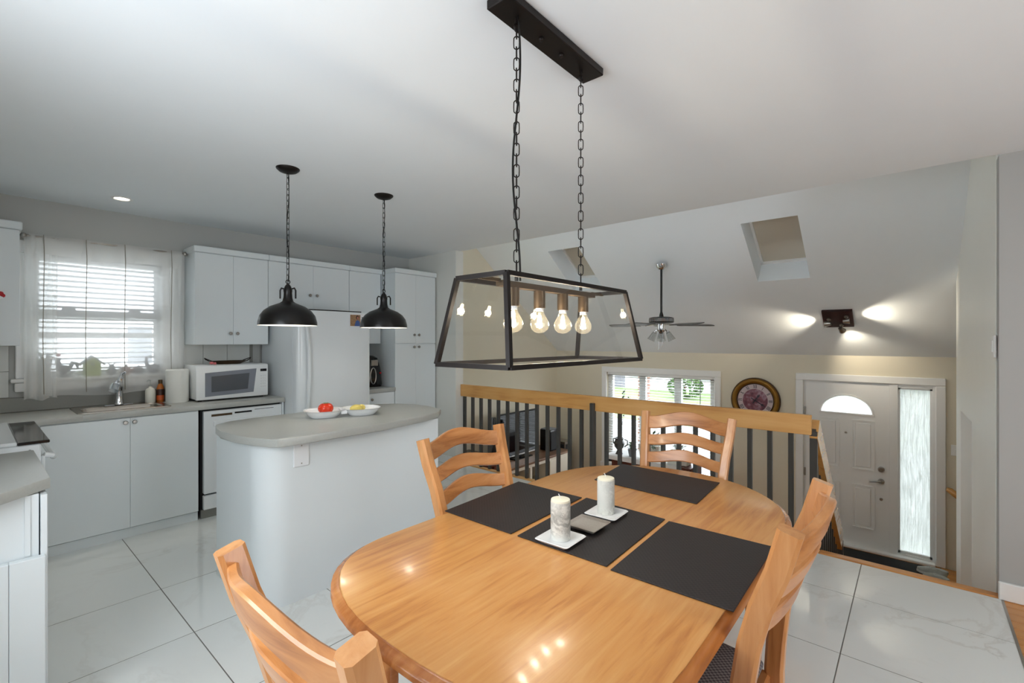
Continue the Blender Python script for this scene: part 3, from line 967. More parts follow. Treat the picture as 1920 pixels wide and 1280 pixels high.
# counter with sink cut-out
ct = thing('kitchen_countertop', 'grey laminate countertop with a sink along the window wall', 'countertop', (0.75, 4.7, 0.9))
SX0, SX1, SY0, SY1 = 0.53, 1.04, 4.525, 4.885
part('worktop', MB().box(-0.445, SX0, 4.405, 4.985, 0.902, CT, 0.006, 2).box(SX1, 1.911, 4.405, 4.985, 0.902, CT, 0.006, 2)
     .box(SX0 - 0.012, SX1 + 0.012, 4.405, SY0, 0.902, CT, 0.006, 2).box(SX0 - 0.012, SX1 + 0.012, SY1, 4.985, 0.902, CT, 0.006, 2), 'counter', ct)
part('backsplash_lip', MB().box(-0.445, 1.85, 4.965, 4.998, CT, 1.052, 0.005), 'splash', ct)
# backsplash tiles
bt = thing('tile_backsplash', 'pale square wall tiles between the counter and the upper cabinets', 'backsplash', (0.8, 4.995, 1.24))
part('grout_bed', MB().box(-0.44, 0.195, 4.9965, 4.999, 1.053, 1.43).box(1.215, 1.85, 4.9965, 4.999, 1.053, 1.43), 'splash', bt, False)
tm = MB().box(-0.0985, 0.0985, -0.0035, 0.0035, -0.0935, 0.0935, 0.002).mesh('wall_tile', 'btile', False)
for x in (-0.35, -0.15, 0.05, 1.32, 1.52, 1.72):
    for z in (1.148, 1.338):
        inst('tile', tm, bt, (x - 0.8 + (0.045 if x < 1 else 0), 0, z - 1.24))
# sink
sk_ = thing('sink', 'stainless steel drop-in sink in the grey counter', 'sink', (0.785, 4.7, CT))


def rrect(x0, x1, y0, y1, r, n=5):
    out = []
    for cx, cy, a0 in ((x1 - r, y0 + r, -90), (x1 - r, y1 - r, 0), (x0 + r, y1 - r, 90), (x0 + r, y0 + r, 180)):
        for i in range(n + 1):
            a = R(a0 + 90 * i / n)
            out.append((cx + r * math.cos(a), cy + r * math.sin(a)))
    return out


def loops(rings, close_last=True):
    mb = MB()
    n = len(rings[0])
    vs = [p for r_ in rings for p in r_]
    fs = []
    for k in range(len(rings) - 1):
        for i in range(n):
            j = (i + 1) % n
            fs.append((k * n + i, k * n + j, (k + 1) * n + j, (k + 1) * n + i))
    if close_last:
        fs.append(tuple((len(rings) - 1) * n + i for i in range(n)))
    return mb.add(vs, fs)


def ring(x0, x1, y0, y1, r, z):
    return [(x, y, z) for x, y in rrect(x0, x1, y0, y1, r)]


rim_ = loops([ring(0.505, 1.065, 4.49, 4.925, 0.03, CT), ring(0.507, 1.063, 4.492, 4.923, 0.03, CT + 0.006), ring(0.545, 1.025, 4.54, 4.81, 0.05, CT + 0.005),
              ring(0.552, 1.018, 4.547, 4.803, 0.05, CT - 0.005), ring(0.565, 1.005, 4.56, 4.79, 0.06, CT - 0.15)])
part('basin', rim_, 'steel', sk_)
part('drain', MB().lathe([(0, 0.004), (0.02, 0.003), (0.035, 0.004), (0.04, 0)], 16, (0.785, 4.71, CT - 0.15)), 'chrome', sk_)
fc = thing('faucet', 'chrome single-lever kitchen faucet behind the sink', 'faucet', (0.79, 4.845, CT + 0.005))
part('base', MB().box(0.7, 0.88, 4.832, 4.882, CT + 0.006, CT + 0.014, 0.005, 2).lathe([(0.034, 0.014), (0.03, 0.03), (0.027, 0.06), (0.026, 0.13), (0.03, 0.15), (0, 0.16)], 16, (0.79, 4.845, CT)), 'chrome', fc)
part('spout', MB().tube([(0.79, 4.845, 1.07), (0.785, 4.81, 1.115), (0.765, 4.76, 1.125), (0.745, 4.71, 1.11), (0.735, 4.69, 1.08)], [0.024, 0.027, 0.03, 0.036, 0.03], 12), 'chrome', fc)
part('lever', MB().tube([(0.79, 4.845, 1.1), (0.8, 4.85, 1.16), (0.815, 4.84, 1.2), (0.83, 4.825, 1.215)], [0.026, 0.018, 0.012, 0.008], 10), 'chrome', fc)
# things on the counter
so = thing('soap_bottle', 'clear pump bottle of white soap behind the sink', 'bottle', (1.0, 4.87, CT))
part('bottle', MB().lathe([(0, 0), (0.033, 0.0), (0.036, 0.01), (0.036, 0.1), (0.03, 0.118), (0.014, 0.128), (0.012, 0.14), (0, 0.14)], 16, (1.0, 4.87, CT)), 'soap', so)
part('pump', MB().cyl(0.013, (1.0, 4.87, CT + 0.14), (1.0, 4.87, CT + 0.155), 10).cyl(0.004, (1.0, 4.87, CT + 0.15), (1.0, 4.87, CT + 0.19), 8)
     .tube([(1.0, 4.87, CT + 0.188), (0.985, 4.85, CT + 0.192), (0.97, 4.835, CT + 0.185)], 0.006, 8), 'clearp', so)
ob = thing('sauce_bottle', 'amber bottle with a dark and orange label beside the paper towel', 'bottle', (1.07, 4.875, CT))
part('bottle', MB().lathe([(0, 0), (0.025, 0), (0.027, 0.006), (0.027, 0.12), (0.02, 0.142), (0.013, 0.155), (0.013, 0.178), (0, 0.178)], 16, (1.07, 4.875, CT)), 'amber', ob)
part('label', MB().lathe([(0.0275, 0.02), (0.0275, 0.06)], 16, (1.07, 4.875, CT)), 'label2', ob)
part('label', MB().lathe([(0.0275, 0.06), (0.0275, 0.112)], 16, (1.07, 4.875, CT)), 'label', ob)
part('cap', MB().lathe([(0.015, 0.158), (0.015, 0.19), (0, 0.192)], 14, (1.07, 4.875, CT)), 'bronze_in', ob)
pt = thing('paper_towel_roll', 'white paper towel roll standing between the amber bottle and the microwave', 'paper towel', (1.165, 4.77, CT))
part('roll', MB().lathe([(0.02, 0.0), (0.078, 0), (0.082, 0.006), (0.082, 0.272), (0.076, 0.28), (0.02, 0.28), (0.02, 0)], 28, (1.165, 4.77, CT)), 'paper', pt)
part('core', MB().lathe([(0.0195, 0.004), (0.0195, 0.278)], 16, (1.165, 4.77, CT)), 'bronze_in', pt)
mw = thing('microwave', 'white countertop microwave with a grey window next to the fridge', 'microwave', (1.55, 4.8, CT))
part('body', MB().box(1.26, 1.835, 4.63, 4.955, 0.962, 1.255, 0.008, 2), 'appl_plastic', mw)
part('front', MB().box(1.255, 1.84, 4.6, 4.635, 0.958, 1.252, 0.012, 2), 'appl_plastic', mw)
wfr = MB().add([(1.322, 4.5985, 0.985), (1.71, 4.5985, 1.0), (1.735, 4.5985, 1.213), (1.322, 4.5985, 1.19)], [(0, 1, 2, 3)])
wv = part('window', wfr, 'mwglass', mw, False)
part('window_core', MB().add([(1.37, 4.597, 1.022), (1.66, 4.597, 1.032), (1.675, 4.597, 1.175), (1.37, 4.597, 1.158)], [(0, 1, 2, 3)]), 'mwdark', wv, False)
part('display', MB().box(1.768, 1.822, 4.596, 4.601, 1.185, 1.208), 'gloss_black', mw, False)
for zz in (1.14, 1.115, 1.09, 1.065, 1.04):
    for xx in (1.772, 1.79, 1.808):
        part('button', MB().box(xx, xx + 0.012, 4.597, 4.601, zz, zz + 0.012, 0.002), 'appl_plastic', mw, False)
for fx in (1.3, 1.8):
    for fy in (4.66, 4.92):
        part('foot', MB().cyl(0.016, (fx, fy, CT), (fx, fy, 0.963), 10), 'rubber', mw)
part('underside', MB().box(1.275, 1.825, 4.625, 4.94, 0.953, 0.962), 'rubber', mw, False)
md = thing('serving_dish', 'oval bronze dish with wire handles lying on top of the microwave', 'dish', (1.56, 4.78, 1.256))
part('dish', loops([[(1.56 + 0.1 * math.cos(a), 4.78 + 0.06 * math.sin(a), 1.2565) for a in [2 * PI * i / 28 for i in range(28)]],
                    [(1.56 + 0.165 * math.cos(a), 4.78 + 0.095 * math.sin(a), 1.284) for a in [2 * PI * i / 28 for i in range(28)]],
                    [(1.56 + 0.158 * math.cos(a), 4.78 + 0.09 * math.sin(a), 1.284) for a in [2 * PI * i / 28 for i in range(28)]],
                    [(1.56 + 0.1 * math.cos(a), 4.78 + 0.055 * math.sin(a), 1.262) for a in [2 * PI * i / 28 for i in range(28)]]]), 'bronze_in', md)
part('handle', MB().tube([(1.7, 4.73, 1.283), (1.735, 4.75, 1.3), (1.752, 4.78, 1.31), (1.735, 4.81, 1.3), (1.7, 4.83, 1.283)], 0.004, 6), 'bronze', md)
part('handle', MB().tube([(1.42, 4.73, 1.283), (1.385, 4.75, 1.3), (1.37, 4.78, 1.312), (1.385, 4.81, 1.3), (1.42, 4.83, 1.283)], 0.004, 6), 'bronze', md)
part('bow', MB().sphere((1.405, 4.71, 1.27), 0.016, 10, 6, (1.2, 0.7, 0.8)).sphere((1.43, 4.705, 1.265), 0.012, 10, 6), 'pink', md)


# upper cabinets
def crown(parent, x0, x1, y0, z0, z1, left=False, y1=4.99):
    part('crown', MB().box(x0 - (0.012 if left else 0), x1, y0 - 0.03, y1, z0, z1, 0.006), 'cab', parent)


ua = thing('wall_cabinet', 'white two-door wall cabinet above the microwave, right of the window', 'cabinet', (1.58, 4.85, 1.43))
part('body', MB().box(1.275, 1.877, 4.72, 4.995, 1.433, 2.235), 'cab', ua, False)
door(ua, 1.275, 1.577, 1.433, 2.235, 4.72, 1.551, 1.533)
door(ua, 1.577, 1.879, 1.433, 2.235, 4.72, 1.608, 1.533)
crown(ua, 1.275, 1.879, 4.71, 2.236, 2.29, True)
ub = thing('wall_cabinet', 'short white two-door cabinet above the fridge', 'cabinet', (2.3, 4.85, 1.78))
part('body', MB().box(1.881, 2.727, 4.72, 4.995, 1.79, 2.235), 'cab', ub, False)
door(ub, 1.881, 2.322, 1.79, 2.235, 4.72, 2.285, 1.932)
door(ub, 2.322, 2.727, 1.79, 2.235, 4.72, 2.358, 1.932)
crown(ub, 1.881, 2.728, 4.71, 2.236, 2.29)
uc = thing('wall_cabinet', 'white single-door wall cabinet between the fridge cabinet and the pantry', 'cabinet', (2.93, 4.85, 1.43))
part('body', MB().box(2.73, 3.125, 4.72, 4.995, 1.433, 2.235), 'cab', uc, False)
door(uc, 2.73, 3.125, 1.433, 2.235, 4.72)
crown(uc, 2.729, 3.13, 4.71, 2.236, 2.29)
ul = thing('wall_cabinet', 'white wall cabinet at the left edge, left of the kitchen window', 'cabinet', (-0.1, 4.85, 1.43))
part('body', MB().box(-0.44, 0.233, 4.72, 4.995, 1.433, 2.235), 'cab', ul, False)
door(ul, -0.44, 0.235, 1.433, 2.235, 4.72)
part('crown', MB().box(-0.44, 0.247, 4.68, 4.99, 2.236, 2.29, 0.006), 'cab', ul)
ro = thing('flower_ornament', 'small red and white flower ornament on the left wall cabinet door', 'ornament', (0.135, 4.69, 1.77))
for i in range(6):
    a = 2 * PI * i / 6
    part('petal', MB().sphere((0.137 + 0.016 * math.cos(a), 4.697, 1.775 + 0.016 * math.sin(a)), 0.014, 8, 6, (1, 0.4, 1)), 'red' if i not in (4, 5) else 'china', ro)
# pantry
pn = thing('pantry_cabinet', 'tall white pantry cabinet with four doors beside the partition wall', 'cabinet', (3.43, 4.7, 0))
part('body', MB().box(3.142, 3.73, 4.46, 4.99, 0.078, 2.235), 'cab', pn, False)
part('plinth', MB().box(3.142, 3.73, 4.48, 4.99, 0, 0.078), 'cab', pn, False)
for x0, x1, kx in ((3.142, 3.433, 3.402), (3.433, 3.728, 3.47)):
    door(pn, x0, x1, 1.437, 2.235, 4.46, kx, 1.535)
    door(pn, x0, x1, 0.08, 1.43, 4.46, kx, 1.395)
crown(pn, 3.142, 3.735, 4.45, 2.236, 2.29, True)
# coffee nook
nk = thing('nook_cabinet', 'narrow white base cabinet with a drawer between fridge and pantry', 'cabinet', (2.88, 4.7, 0))
part('body', MB().box(2.66, 3.135, 4.46, 4.99, 0.0, 0.9), 'cab', nk, False)
part('drawer', MB().box(2.662, 3.133, 4.442, 4.46, 0.72, 0.895, 0.002), 'cab', nk)
part('door', MB().box(2.662, 3.133, 4.442, 4.46, 0.08, 0.715, 0.002), 'cab', nk)
knob(nk, 2.84, 4.442, 0.83)
ncx = obj('nook_countertop', MB().box(2.655, 3.138, 4.42, 4.985, 0.902, CT, 0.006, 2), 'counter', (2.88, 4.7, 0.9))
tag(ncx, 'short grey countertop under the black appliance in the nook', 'countertop')
cm = thing('coffee_machine', 'black appliance with silver trim and a red light on the nook counter', 'coffee machine', (3.0, 4.72, CT))
part('body', loops([ring(2.9, 3.105, 4.62, 4.85, 0.05, CT + 0.001), ring(2.895, 3.11, 4.615, 4.855, 0.05, CT + 0.03), ring(2.905, 3.1, 4.625, 4.85, 0.06, 1.15),
                    ring(2.925, 3.075, 4.65, 4.845, 0.06, 1.27), ring(2.96, 3.045, 4.7, 4.82, 0.04, 1.295)]), 'gloss_black', cm)
part('front_trim', MB().tube([(2.975 + 0.035 * math.cos(a), 4.618, 1.07 + 0.09 * math.sin(a)) for a in [2 * PI * i / 20 for i in range(20)]], 0.006, 6, True), 'nickel', cm)
part('top_trim', MB().box(2.95, 3.04, 4.618, 4.63, 1.18, 1.25, 0.006), 'nickel', cm)
part('indicator_light', MB().sphere((3.07, 4.622, 1.1), 0.012, 10, 6), 'red', cm)
# fridge
fg = thing('refrigerator', 'white refrigerator with long vertical handles beside the pantry nook', 'refrigerator', (2.24, 4.5, 0))
part('body', MB().box(1.916, 2.645, 4.265, 4.95, 0.03, 1.74, 0.008), 'appl', fg)


def fdoor(z0, z1):
    pts = [(1.913, 4.255), (1.913, 4.2)] + [(1.913 + 0.06 * (1 - math.cos(R(a))), 4.2 - 0.035 * math.sin(R(a))) for a in (20, 45, 70, 90)]
    pts += [(2.15, 4.152), (2.4, 4.15), (2.61, 4.16), (2.645, 4.175), (2.65, 4.2), (2.65, 4.255)]
    return MB().prism(pts, z0, z1, 0.004)


f1 = part('door', fdoor(0.66, 1.745), 'appl', fg)
f2_ = part('freezer_door', fdoor(0.07, 0.65), 'appl', fg)
part('handle', MB().tube([(1.977, 4.16, 1.62), (1.982, 4.13, 1.59), (1.997, 4.12, 1.4), (2.002, 4.12, 1.15), (1.992, 4.13, 0.86), (1.977, 4.16, 0.82)],
                         [0.012, 0.015, 0.016, 0.016, 0.015, 0.012], 10), 'appl', f1)
part('handle', MB().tube([(1.977, 4.16, 0.6), (1.987, 4.13, 0.57), (1.992, 4.125, 0.4), (1.977, 4.16, 0.3)], 0.014, 10), 'appl', f2_)
part('gap_shadow', MB().box(1.93, 2.63, 4.3, 4.94, 1.74, 1.765), 'bronze', fg, False)  # dark sheet for the shade in the gap under the cabinet
pc = thing('postcard', 'photo postcard of a person in a blue shirt, stuck on the fridge', 'postcard', (2.5, 4.144, 1.66))
part('card', MB().box(2.407, 2.6, 4.1445, 4.146, 1.602, 1.73), 'china', pc, False)
part('picture', MB().box(2.415, 2.525, 4.1435, 4.1446, 1.61, 1.72), 'photo_bg', pc, False)
part('shirt', MB().prism([(2.46, 1.61), (2.52, 1.61), (2.515, 1.655), (2.495, 1.67), (2.475, 1.66)], 0, 0.001).xf(Matrix(((1, 0, 0, 0), (0, 0, -1, 4.1435), (0, 1, 0, 0), (0, 0, 0, 1)))), 'photo_blue', pc, False)
part('face', MB().lathe([(0, 0), (0.013, 0)], 14, (2.495, 4.1425, 1.69), 'Y', (0.8, 1.1)), 'photo_skin', pc, False)
part('hair', MB().lathe([(0, 0), (0.018, 0)], 14, (2.492, 4.143, 1.694), 'Y', (0.9, 1.1)), 'photo_dark', pc, False)
for k in range(3):
    part('print_block', MB().box(2.54 + 0.018 * k, 2.552 + 0.018 * k, 4.1435, 4.1446, 1.66, 1.7), 'photo_dark', pc, False)

# ---- range and left counter
rg = thing('range', 'white cooking range with dark glass top at the left, below the window counter', 'range', (-0.05, 3.85, 0))
part('body', MB().box(-0.43, 0.25, 3.47, 4.39, 0.02, 0.93, 0.006), 'appl', rg)
part('cooktop_glass', MB().box(0.165, 0.283, 3.465, 4.33, 0.931, 0.947, 0.003), 'cooktop', rg)
part('cooktop_glass', MB().box(-0.4, 0.1, 3.49, 4.3, 0.931, 0.945, 0.003), 'cooktop', rg)
part('divider', MB().box(0.102, 0.163, 3.465, 4.37, 0.931, 0.95, 0.004), 'appl', rg)
part('oven_door', MB().box(0.251, 0.268, 3.5, 4.36, 0.2, 0.86, 0.006), 'appl', rg)
part('oven_handle', MB().tube([(0.265, 3.53, 0.86), (0.297, 3.54, 0.85), (0.307, 3.59, 0.83), (0.307, 4.24, 0.83), (0.297, 4.29, 0.85), (0.265, 4.3, 0.86)], 0.013, 8), 'appl', rg)
part('vent_slot', MB().box(0.205, 0.213, 3.462, 3.472, 0.85, 0.905), 'splash', rg, False)
part('drawer', MB().box(0.251, 0.267, 3.5, 4.36, 0.04, 0.19, 0.006), 'appl', rg)
lc = thing('peninsula_cabinet', 'white base cabinet with a panelled end at the lower left corner', 'cabinet', (-0.1, 2.8, 0))
part('body', MB().box(-0.44, 0.172, 2.47, 3.2, 0.0, 0.9), 'cab', lc, False)
part('door', MB().box(0.176, 0.195, 2.462, 2.83, 0.08, 0.895, 0.002), 'cab', lc)
part('door', MB().box(0.176, 0.195, 2.833, 3.195, 0.08, 0.895, 0.002), 'cab', lc)
part('end_stile', MB().box(0.135, 0.15, 2.464, 2.47, 0.68, 0.9), 'cab', lc, False)
part('kick_panel', MB().box(0.095, 0.187, 2.43, 2.461, 0, 0.676, 0.002), 'cab', lc)
part('kick_panel', MB().box(-0.44, 0.094, 2.43, 2.461, 0, 0.676, 0.002), 'cab', lc)
lt_ = obj('peninsula_countertop', MB().prism([(0.207, 2.52), (0.207, 3.21), (-0.445, 3.21), (-0.445, 2.36), (0.055, 2.36)], 0.902, CT, 0.006, 2), 'counter', (-0.1, 2.8, 0.9))
tag(lt_, 'grey laminate countertop with a clipped corner at the left edge', 'countertop')

# ---------------------------------------------------------------- island
isl = thing('kitchen_island', 'white island cabinet with rounded end and grey top behind the table', 'island', (1.7, 3.0, 0))
bp2 = [(2.24, 2.64), (2.24, 3.33), (1.02, 3.33)] + [(1.02, 3.05)] + [(1.02 + 0.16 * (1 - math.cos(R(a))), 2.80 - 0.16 * math.sin(R(a))) for a in range(0, 91, 10)]
part('body', MB().prism(bp2, 0, 0.9), 'cab', isl, True, 25)
tp = [(1.1, 2.535), (1.7, 2.535), (2.06, 2.58), (2.26, 2.655), (2.37, 2.76), (2.41, 2.95), (2.41, 3.13), (2.33, 3.28), (2.18, 3.39), (1.5, 3.4), (1.25, 3.4), (1.1, 3.38), (1.01, 3.31), (0.975, 3.2), (0.955, 3.05), (0.96, 2.85), (1.0, 2.7), (1.045, 2.59), (1.065, 2.55)]
part('island_top', MB().prism(tp, 0.902, CT, 0.008, 2), 'counter', isl)
ol = part('outlet_plate', MB().box(1.188, 1.277, 2.631, 2.64, 0.757, 0.893, 0.003), 'china', isl)
for zz in (0.775, 0.875):
    part('screw', MB().lathe([(0, -0.002), (0.004, -0.001), (0.004, 0.001)], 8, (1.2325, 2.631, zz), 'Y'), 'nickel', ol)
# tray on island
ty = thing('divided_dish', 'white two-compartment porcelain dish on the island', 'dish', (1.71, 3.03, CT))
dx = Vector((0.93, -0.36, 0)).normalized()
dy = Vector((0.36, 0.93, 0)).normalized()


def bowl(c):
    rings = []
    for a_, b_, z_ in ((0.085, 0.075, CT + 0.001), (0.105, 0.095, CT + 0.02), (0.122, 0.112, CT + 0.048), (0.13, 0.12, CT + 0.05), (0.122, 0.112, CT + 0.046), (0.1, 0.09, CT + 0.02), (0.08, 0.07, CT + 0.007)):
        rings.append([tuple(Vector((c[0], c[1], z_)) + dx * (a_ * math.copysign(abs(math.cos(t)) ** 0.75, math.cos(t))) + dy * (b_ * math.copysign(abs(math.sin(t)) ** 0.75, math.sin(t)))) for t in [2 * PI * i / 32 for i in range(32)]])
    return loops(rings)


c1_ = Vector((1.71, 3.03, 0)) - dx * 0.125
c2_ = Vector((1.71, 3.03, 0)) + dx * 0.125
part('bowl', bowl(c1_), 'china', ty)
part('bowl', bowl(c2_), 'china', ty)
part('bridge', MB().sweep([tuple(Vector((1.71, 3.03, CT + 0.04)) - dx * 0.02), tuple(Vector((1.71, 3.03, CT + 0.04)) + dx * 0.02)], [(-0.06, -0.02), (0.06, -0.02), (0.06, 0.006), (-0.06, 0.006)], (0, 0, 1)), 'china', ty)
to = thing('tomato', 'ripe red tomato in the left half of the white dish', 'tomato', (c1_.x + 0.01, c1_.y - 0.01, CT + 0.01))
tmb = MB()
tmb.sphere((0, 0, 0), 0.048, 24, 14, (1.05, 1.05, 0.86))
for i, (x_, y_, z_) in enumerate(tmb.v):
    a = math.atan2(y_, x_)
    kf = 1 + 0.035 * math.cos(5 * a) * (1 if z_ > -0.02 else 0.3)
    rr = math.hypot(x_, y_)
    tmb.v[i] = (x_ * kf, y_ * kf, z_ - 0.012 * math.exp(-(rr / 0.014) ** 2) * (1 if z_ > 0 else -0.6))
tmb.xf(Matrix.Translation((c1_.x + 0.01, c1_.y - 0.01, CT + 0.058)))
part('flesh', tmb, 'tomato', to, True, 80)
stm = MB()
for i in range(5):
    a = 2 * PI * i / 5
    b0 = Vector((c1_.x + 0.01, c1_.y - 0.01, CT + 0.091))
    stm.tube([b0, b0 + Vector((0.01 * math.cos(a), 0.01 * math.sin(a), 0.004)), b0 + Vector((0.022 * math.cos(a), 0.022 * math.sin(a), 0.002))], [0.003, 0.003, 0.001], 5)
part('stem', stm, 'stem', to)
le = obj('lemon_wedge', MB().sphere((c2_.x - 0.03, c2_.y + 0.02, CT + 0.042), 0.034, 16, 10, (1.35, 0.9, 0.85)).sphere((c2_.x + 0.02, c2_.y + 0.035, CT + 0.042), 0.028, 14, 8, (1.1, 0.9, 0.85)), 'lemon', (c2_.x, c2_.y, CT + 0.01))
tag(le, 'pale yellow peeled fruit in the right half of the white dish', 'fruit')

# ---------------------------------------------------------------- window dressing and sill ornaments
cu = thing('sheer_curtain', 'sheer white tie-up curtain over the kitchen window', 'curtain', (0.76, 4.87, 1.05))


def drape(x0, x1, zt, zb, y0, amp, waves, ph, nx=48, nz=14):
    mb = MB()
    vs, fs = [], []
    for i in range(nx + 1):
        u = i / nx
        for j in range(nz + 1):
            v = j / nz
            yy = y0 + amp * math.sin(2 * PI * waves * u + ph) * (0.25 + 0.75 * v) + 0.006 * math.sin(17 * u + 3 * v)
            vs.append((x0 + (x1 - x0) * u, yy, zt + (zb - zt) * v + 0.01 * math.sin(9 * u + ph) * v))
    for i in range(nx):
        for j in range(nz):
            a = i * (nz + 1) + j
            fs.append((a, a + nz + 1, a + nz + 2, a + 1))
    return mb.add(vs, fs)


part('curtain_panel', drape(0.29, 1.225, 2.245, 1.045, 4.905, 0.01, 5, 0.4, 70), 'curtain', cu, True, 80)
part('side_gather', drape(0.265, 0.44, 2.24, 1.035, 4.9, 0.014, 3, 0.2, 30), 'curtain', cu, True, 80)
part('side_gather', drape(1.12, 1.25, 2.235, 1.05, 4.9, 0.012, 2, 1.2, 24), 'curtain', cu, True, 80)
part('valance', drape(0.29, 1.23, 2.25, 2.1, 4.895, 0.008, 6, 1.0, 60, 4), 'curtain', cu, True, 80)
for x in (0.365, 0.6, 0.835, 1.15):
    part('tie_ribbon', MB().tube([(x, 4.88, 2.25), (x + 0.004, 4.88, 2.1), (x - 0.004, 4.882, 1.5), (x + 0.002, 4.886, 1.07)], 0.0026, 5), 'ribbon', cu)
cr_ = thing('curtain_rod', 'thin metal curtain rod with end knobs above the kitchen window', 'curtain rod', (0.75, 4.87, 2.235))
part('rod', MB().cyl(0.008, (0.25, 4.905, 2.235), (1.268, 4.905, 2.235), 10), 'nickel', cr_)
for x in (0.262, 1.255):
    part('finial', MB().sphere((x, 4.905, 2.235), 0.02, 12, 8), 'nickel', cr_)
    part('bracket', MB().cyl(0.006, (x + (0.03 if x < 1 else -0.03), 4.905, 2.235), (x + (0.03 if x < 1 else -0.03), 4.98, 2.235), 8), 'nickel', cr_)
Zs = WZ0 - 0.002


def orn(name, label, x, parts_, y=4.97):
    o = thing(name, label, 'ornament', (x, y, Zs))
    for nm, mb, m in parts_:
        mb.xf(Matrix.Translation((x, y, Zs)))
        part(nm, mb, m, o)
    return o


orn('flower_vase', 'tapered pale vase with leaves at the left end of the kitchen sill', 0.375,
    [('vase', MB().lathe([(0, 0), (0.03, 0), (0.045, 0.14), (0.04, 0.14), (0.026, 0.01), (0, 0.01)], 16), 'china'),
     ('leaves', MB().tube([(0, 0, 0.1), (0.02, 0, 0.17), (0.07, 0, 0.19)], [0.004, 0.012, 0.004], 6).tube([(0, 0, 0.1), (-0.02, 0, 0.18), (-0.04, 0, 0.2)], [0.004, 0.012, 0.004], 6).tube([(0, 0, 0.1), (0.03, 0, 0.16), (0.06, 0, 0.15)], [0.004, 0.012, 0.003], 6), 'leaf2')])
orn('rooster_figurine', 'small grey rooster figurine on the sill left of the birdhouse', 0.482,
    [('body', MB().sphere((0, 0, 0.06), 0.035, 14, 8, (1.2, 0.7, 0.9)).tube([(-0.02, 0, 0.07), (-0.035, 0, 0.12), (-0.03, 0, 0.15)], [0.025, 0.015, 0.016], 10), 'orn_grey'),
     ('tail', MB().tube([(0.03, 0, 0.06), (0.05, 0, 0.11), (0.075, 0, 0.1), (0.08, 0, 0.06)], [0.012, 0.016, 0.014, 0.004], 8), 'orn_grey'),
     ('comb', MB().sphere((-0.03, 0, 0.168), 0.012, 8, 6, (1.2, 0.5, 1)), 'red'),
     ('stand', MB().lathe([(0, 0), (0.035, 0), (0.03, 0.012), (0.01, 0.03), (0, 0.04)], 14), 'orn_grey')])
orn('birdhouse', 'lime green toy birdhouse with a grey pitched roof in the middle of the sill', 0.645,
    [('house', MB().add([(-0.05, -0.03, 0), (0.05, -0.03, 0), (0.05, -0.03, 0.1), (0, -0.03, 0.15), (-0.05, -0.03, 0.1), (-0.05, 0.04, 0), (0.05, 0.04, 0), (0.05, 0.04, 0.1), (0, 0.04, 0.15), (-0.05, 0.04, 0.1)],
                        [(0, 1, 2, 3, 4), (9, 8, 7, 6, 5), (0, 5, 6, 1), (1, 6, 7, 2), (2, 7, 8, 3), (3, 8, 9, 4), (4, 9, 5, 0)]), 'birdhouse'),
     ('roof', MB().bar((0, 0.005, 0.158), (0.078, 0.0, 0.088), 0.07, 0.01, (0, 0, 1)).bar((0, 0.005, 0.158), (-0.078, 0.0, 0.088), 0.07, 0.01, (0, 0, 1)), 'orn_grey'),
     ('entrance_hole', MB().lathe([(0, -0.002), (0.014, -0.002), (0.016, 0.001)], 14, (0, -0.03, 0.095), 'Y'), 'orn_grey'),
     ('perch', MB().cyl(0.003, (0, -0.05, 0.06), (0, -0.03, 0.06), 6), 'orn_grey')])
orn('frog_figurine', 'squat grey frog-like figurine right of the birdhouse on the sill', 0.765,
    [('body', MB().sphere((0, 0, 0.03), 0.032, 12, 8, (1.1, 0.8, 0.9)), 'orn_grey'),
     ('head', MB().sphere((0, 0, 0.07), 0.018, 10, 8), 'orn_grey'),
     ('ears', MB().cyl(0.004, (-0.008, 0, 0.08), (-0.022, 0, 0.098), 6).cyl(0.004, (0.008, 0, 0.08), (0.022, 0, 0.098), 6), 'orn_grey')])
orn('teapot_figurine', 'small terracotta teapot figurine near the middle of the sill', 0.858,
    [('pot', MB().lathe([(0, 0), (0.025, 0), (0.036, 0.03), (0.026, 0.058), (0.01, 0.066), (0.008, 0.08), (0, 0.084)], 16), 'orn_red'),
     ('spout', MB().tube([(0.03, 0, 0.03), (0.05, 0, 0.045), (0.056, 0, 0.06)], [0.01, 0.007, 0.005], 8), 'orn_red'),
     ('handle', MB().tube([(-0.03, 0, 0.05), (-0.05, 0, 0.045), (-0.05, 0, 0.02), (-0.032, 0, 0.018)], 0.004, 6), 'orn_red')])
orn('sugar_bowl_figurine', 'round grey lidded bowl figurine right of the little teapot', 0.94,
    [('bowl', MB().lathe([(0, 0), (0.024, 0), (0.036, 0.026), (0.028, 0.05), (0, 0.062)], 16), 'orn_grey'),
     ('lid_knob', MB().sphere((0, 0, 0.066), 0.008, 8, 6), 'orn_grey')])
orn('goose_figurine', 'grey long-necked bird figurine at the right end of the sill', 1.02,
    [('body', MB().sphere((0.02, 0, 0.045), 0.04, 14, 8, (1.25, 0.7, 0.85)), 'orn_grey'),
     ('neck', MB().tube([(-0.015, 0, 0.06), (-0.03, 0, 0.1), (-0.025, 0, 0.135), (0.0, 0, 0.143), (0.03, 0, 0.138)], [0.018, 0.011, 0.011, 0.012, 0.003], 8), 'orn_grey'),
     ('foot', MB().cyl(0.02, (0.02, 0, 0), (0.02, 0, 0.02), 10), 'orn_grey')])

# ================================================================== dining table
TZ = 0.785
tb = thing('dining_table', 'large honey maple dining table with rounded ends in the foreground', 'table', (1.54, 0.887, 0))


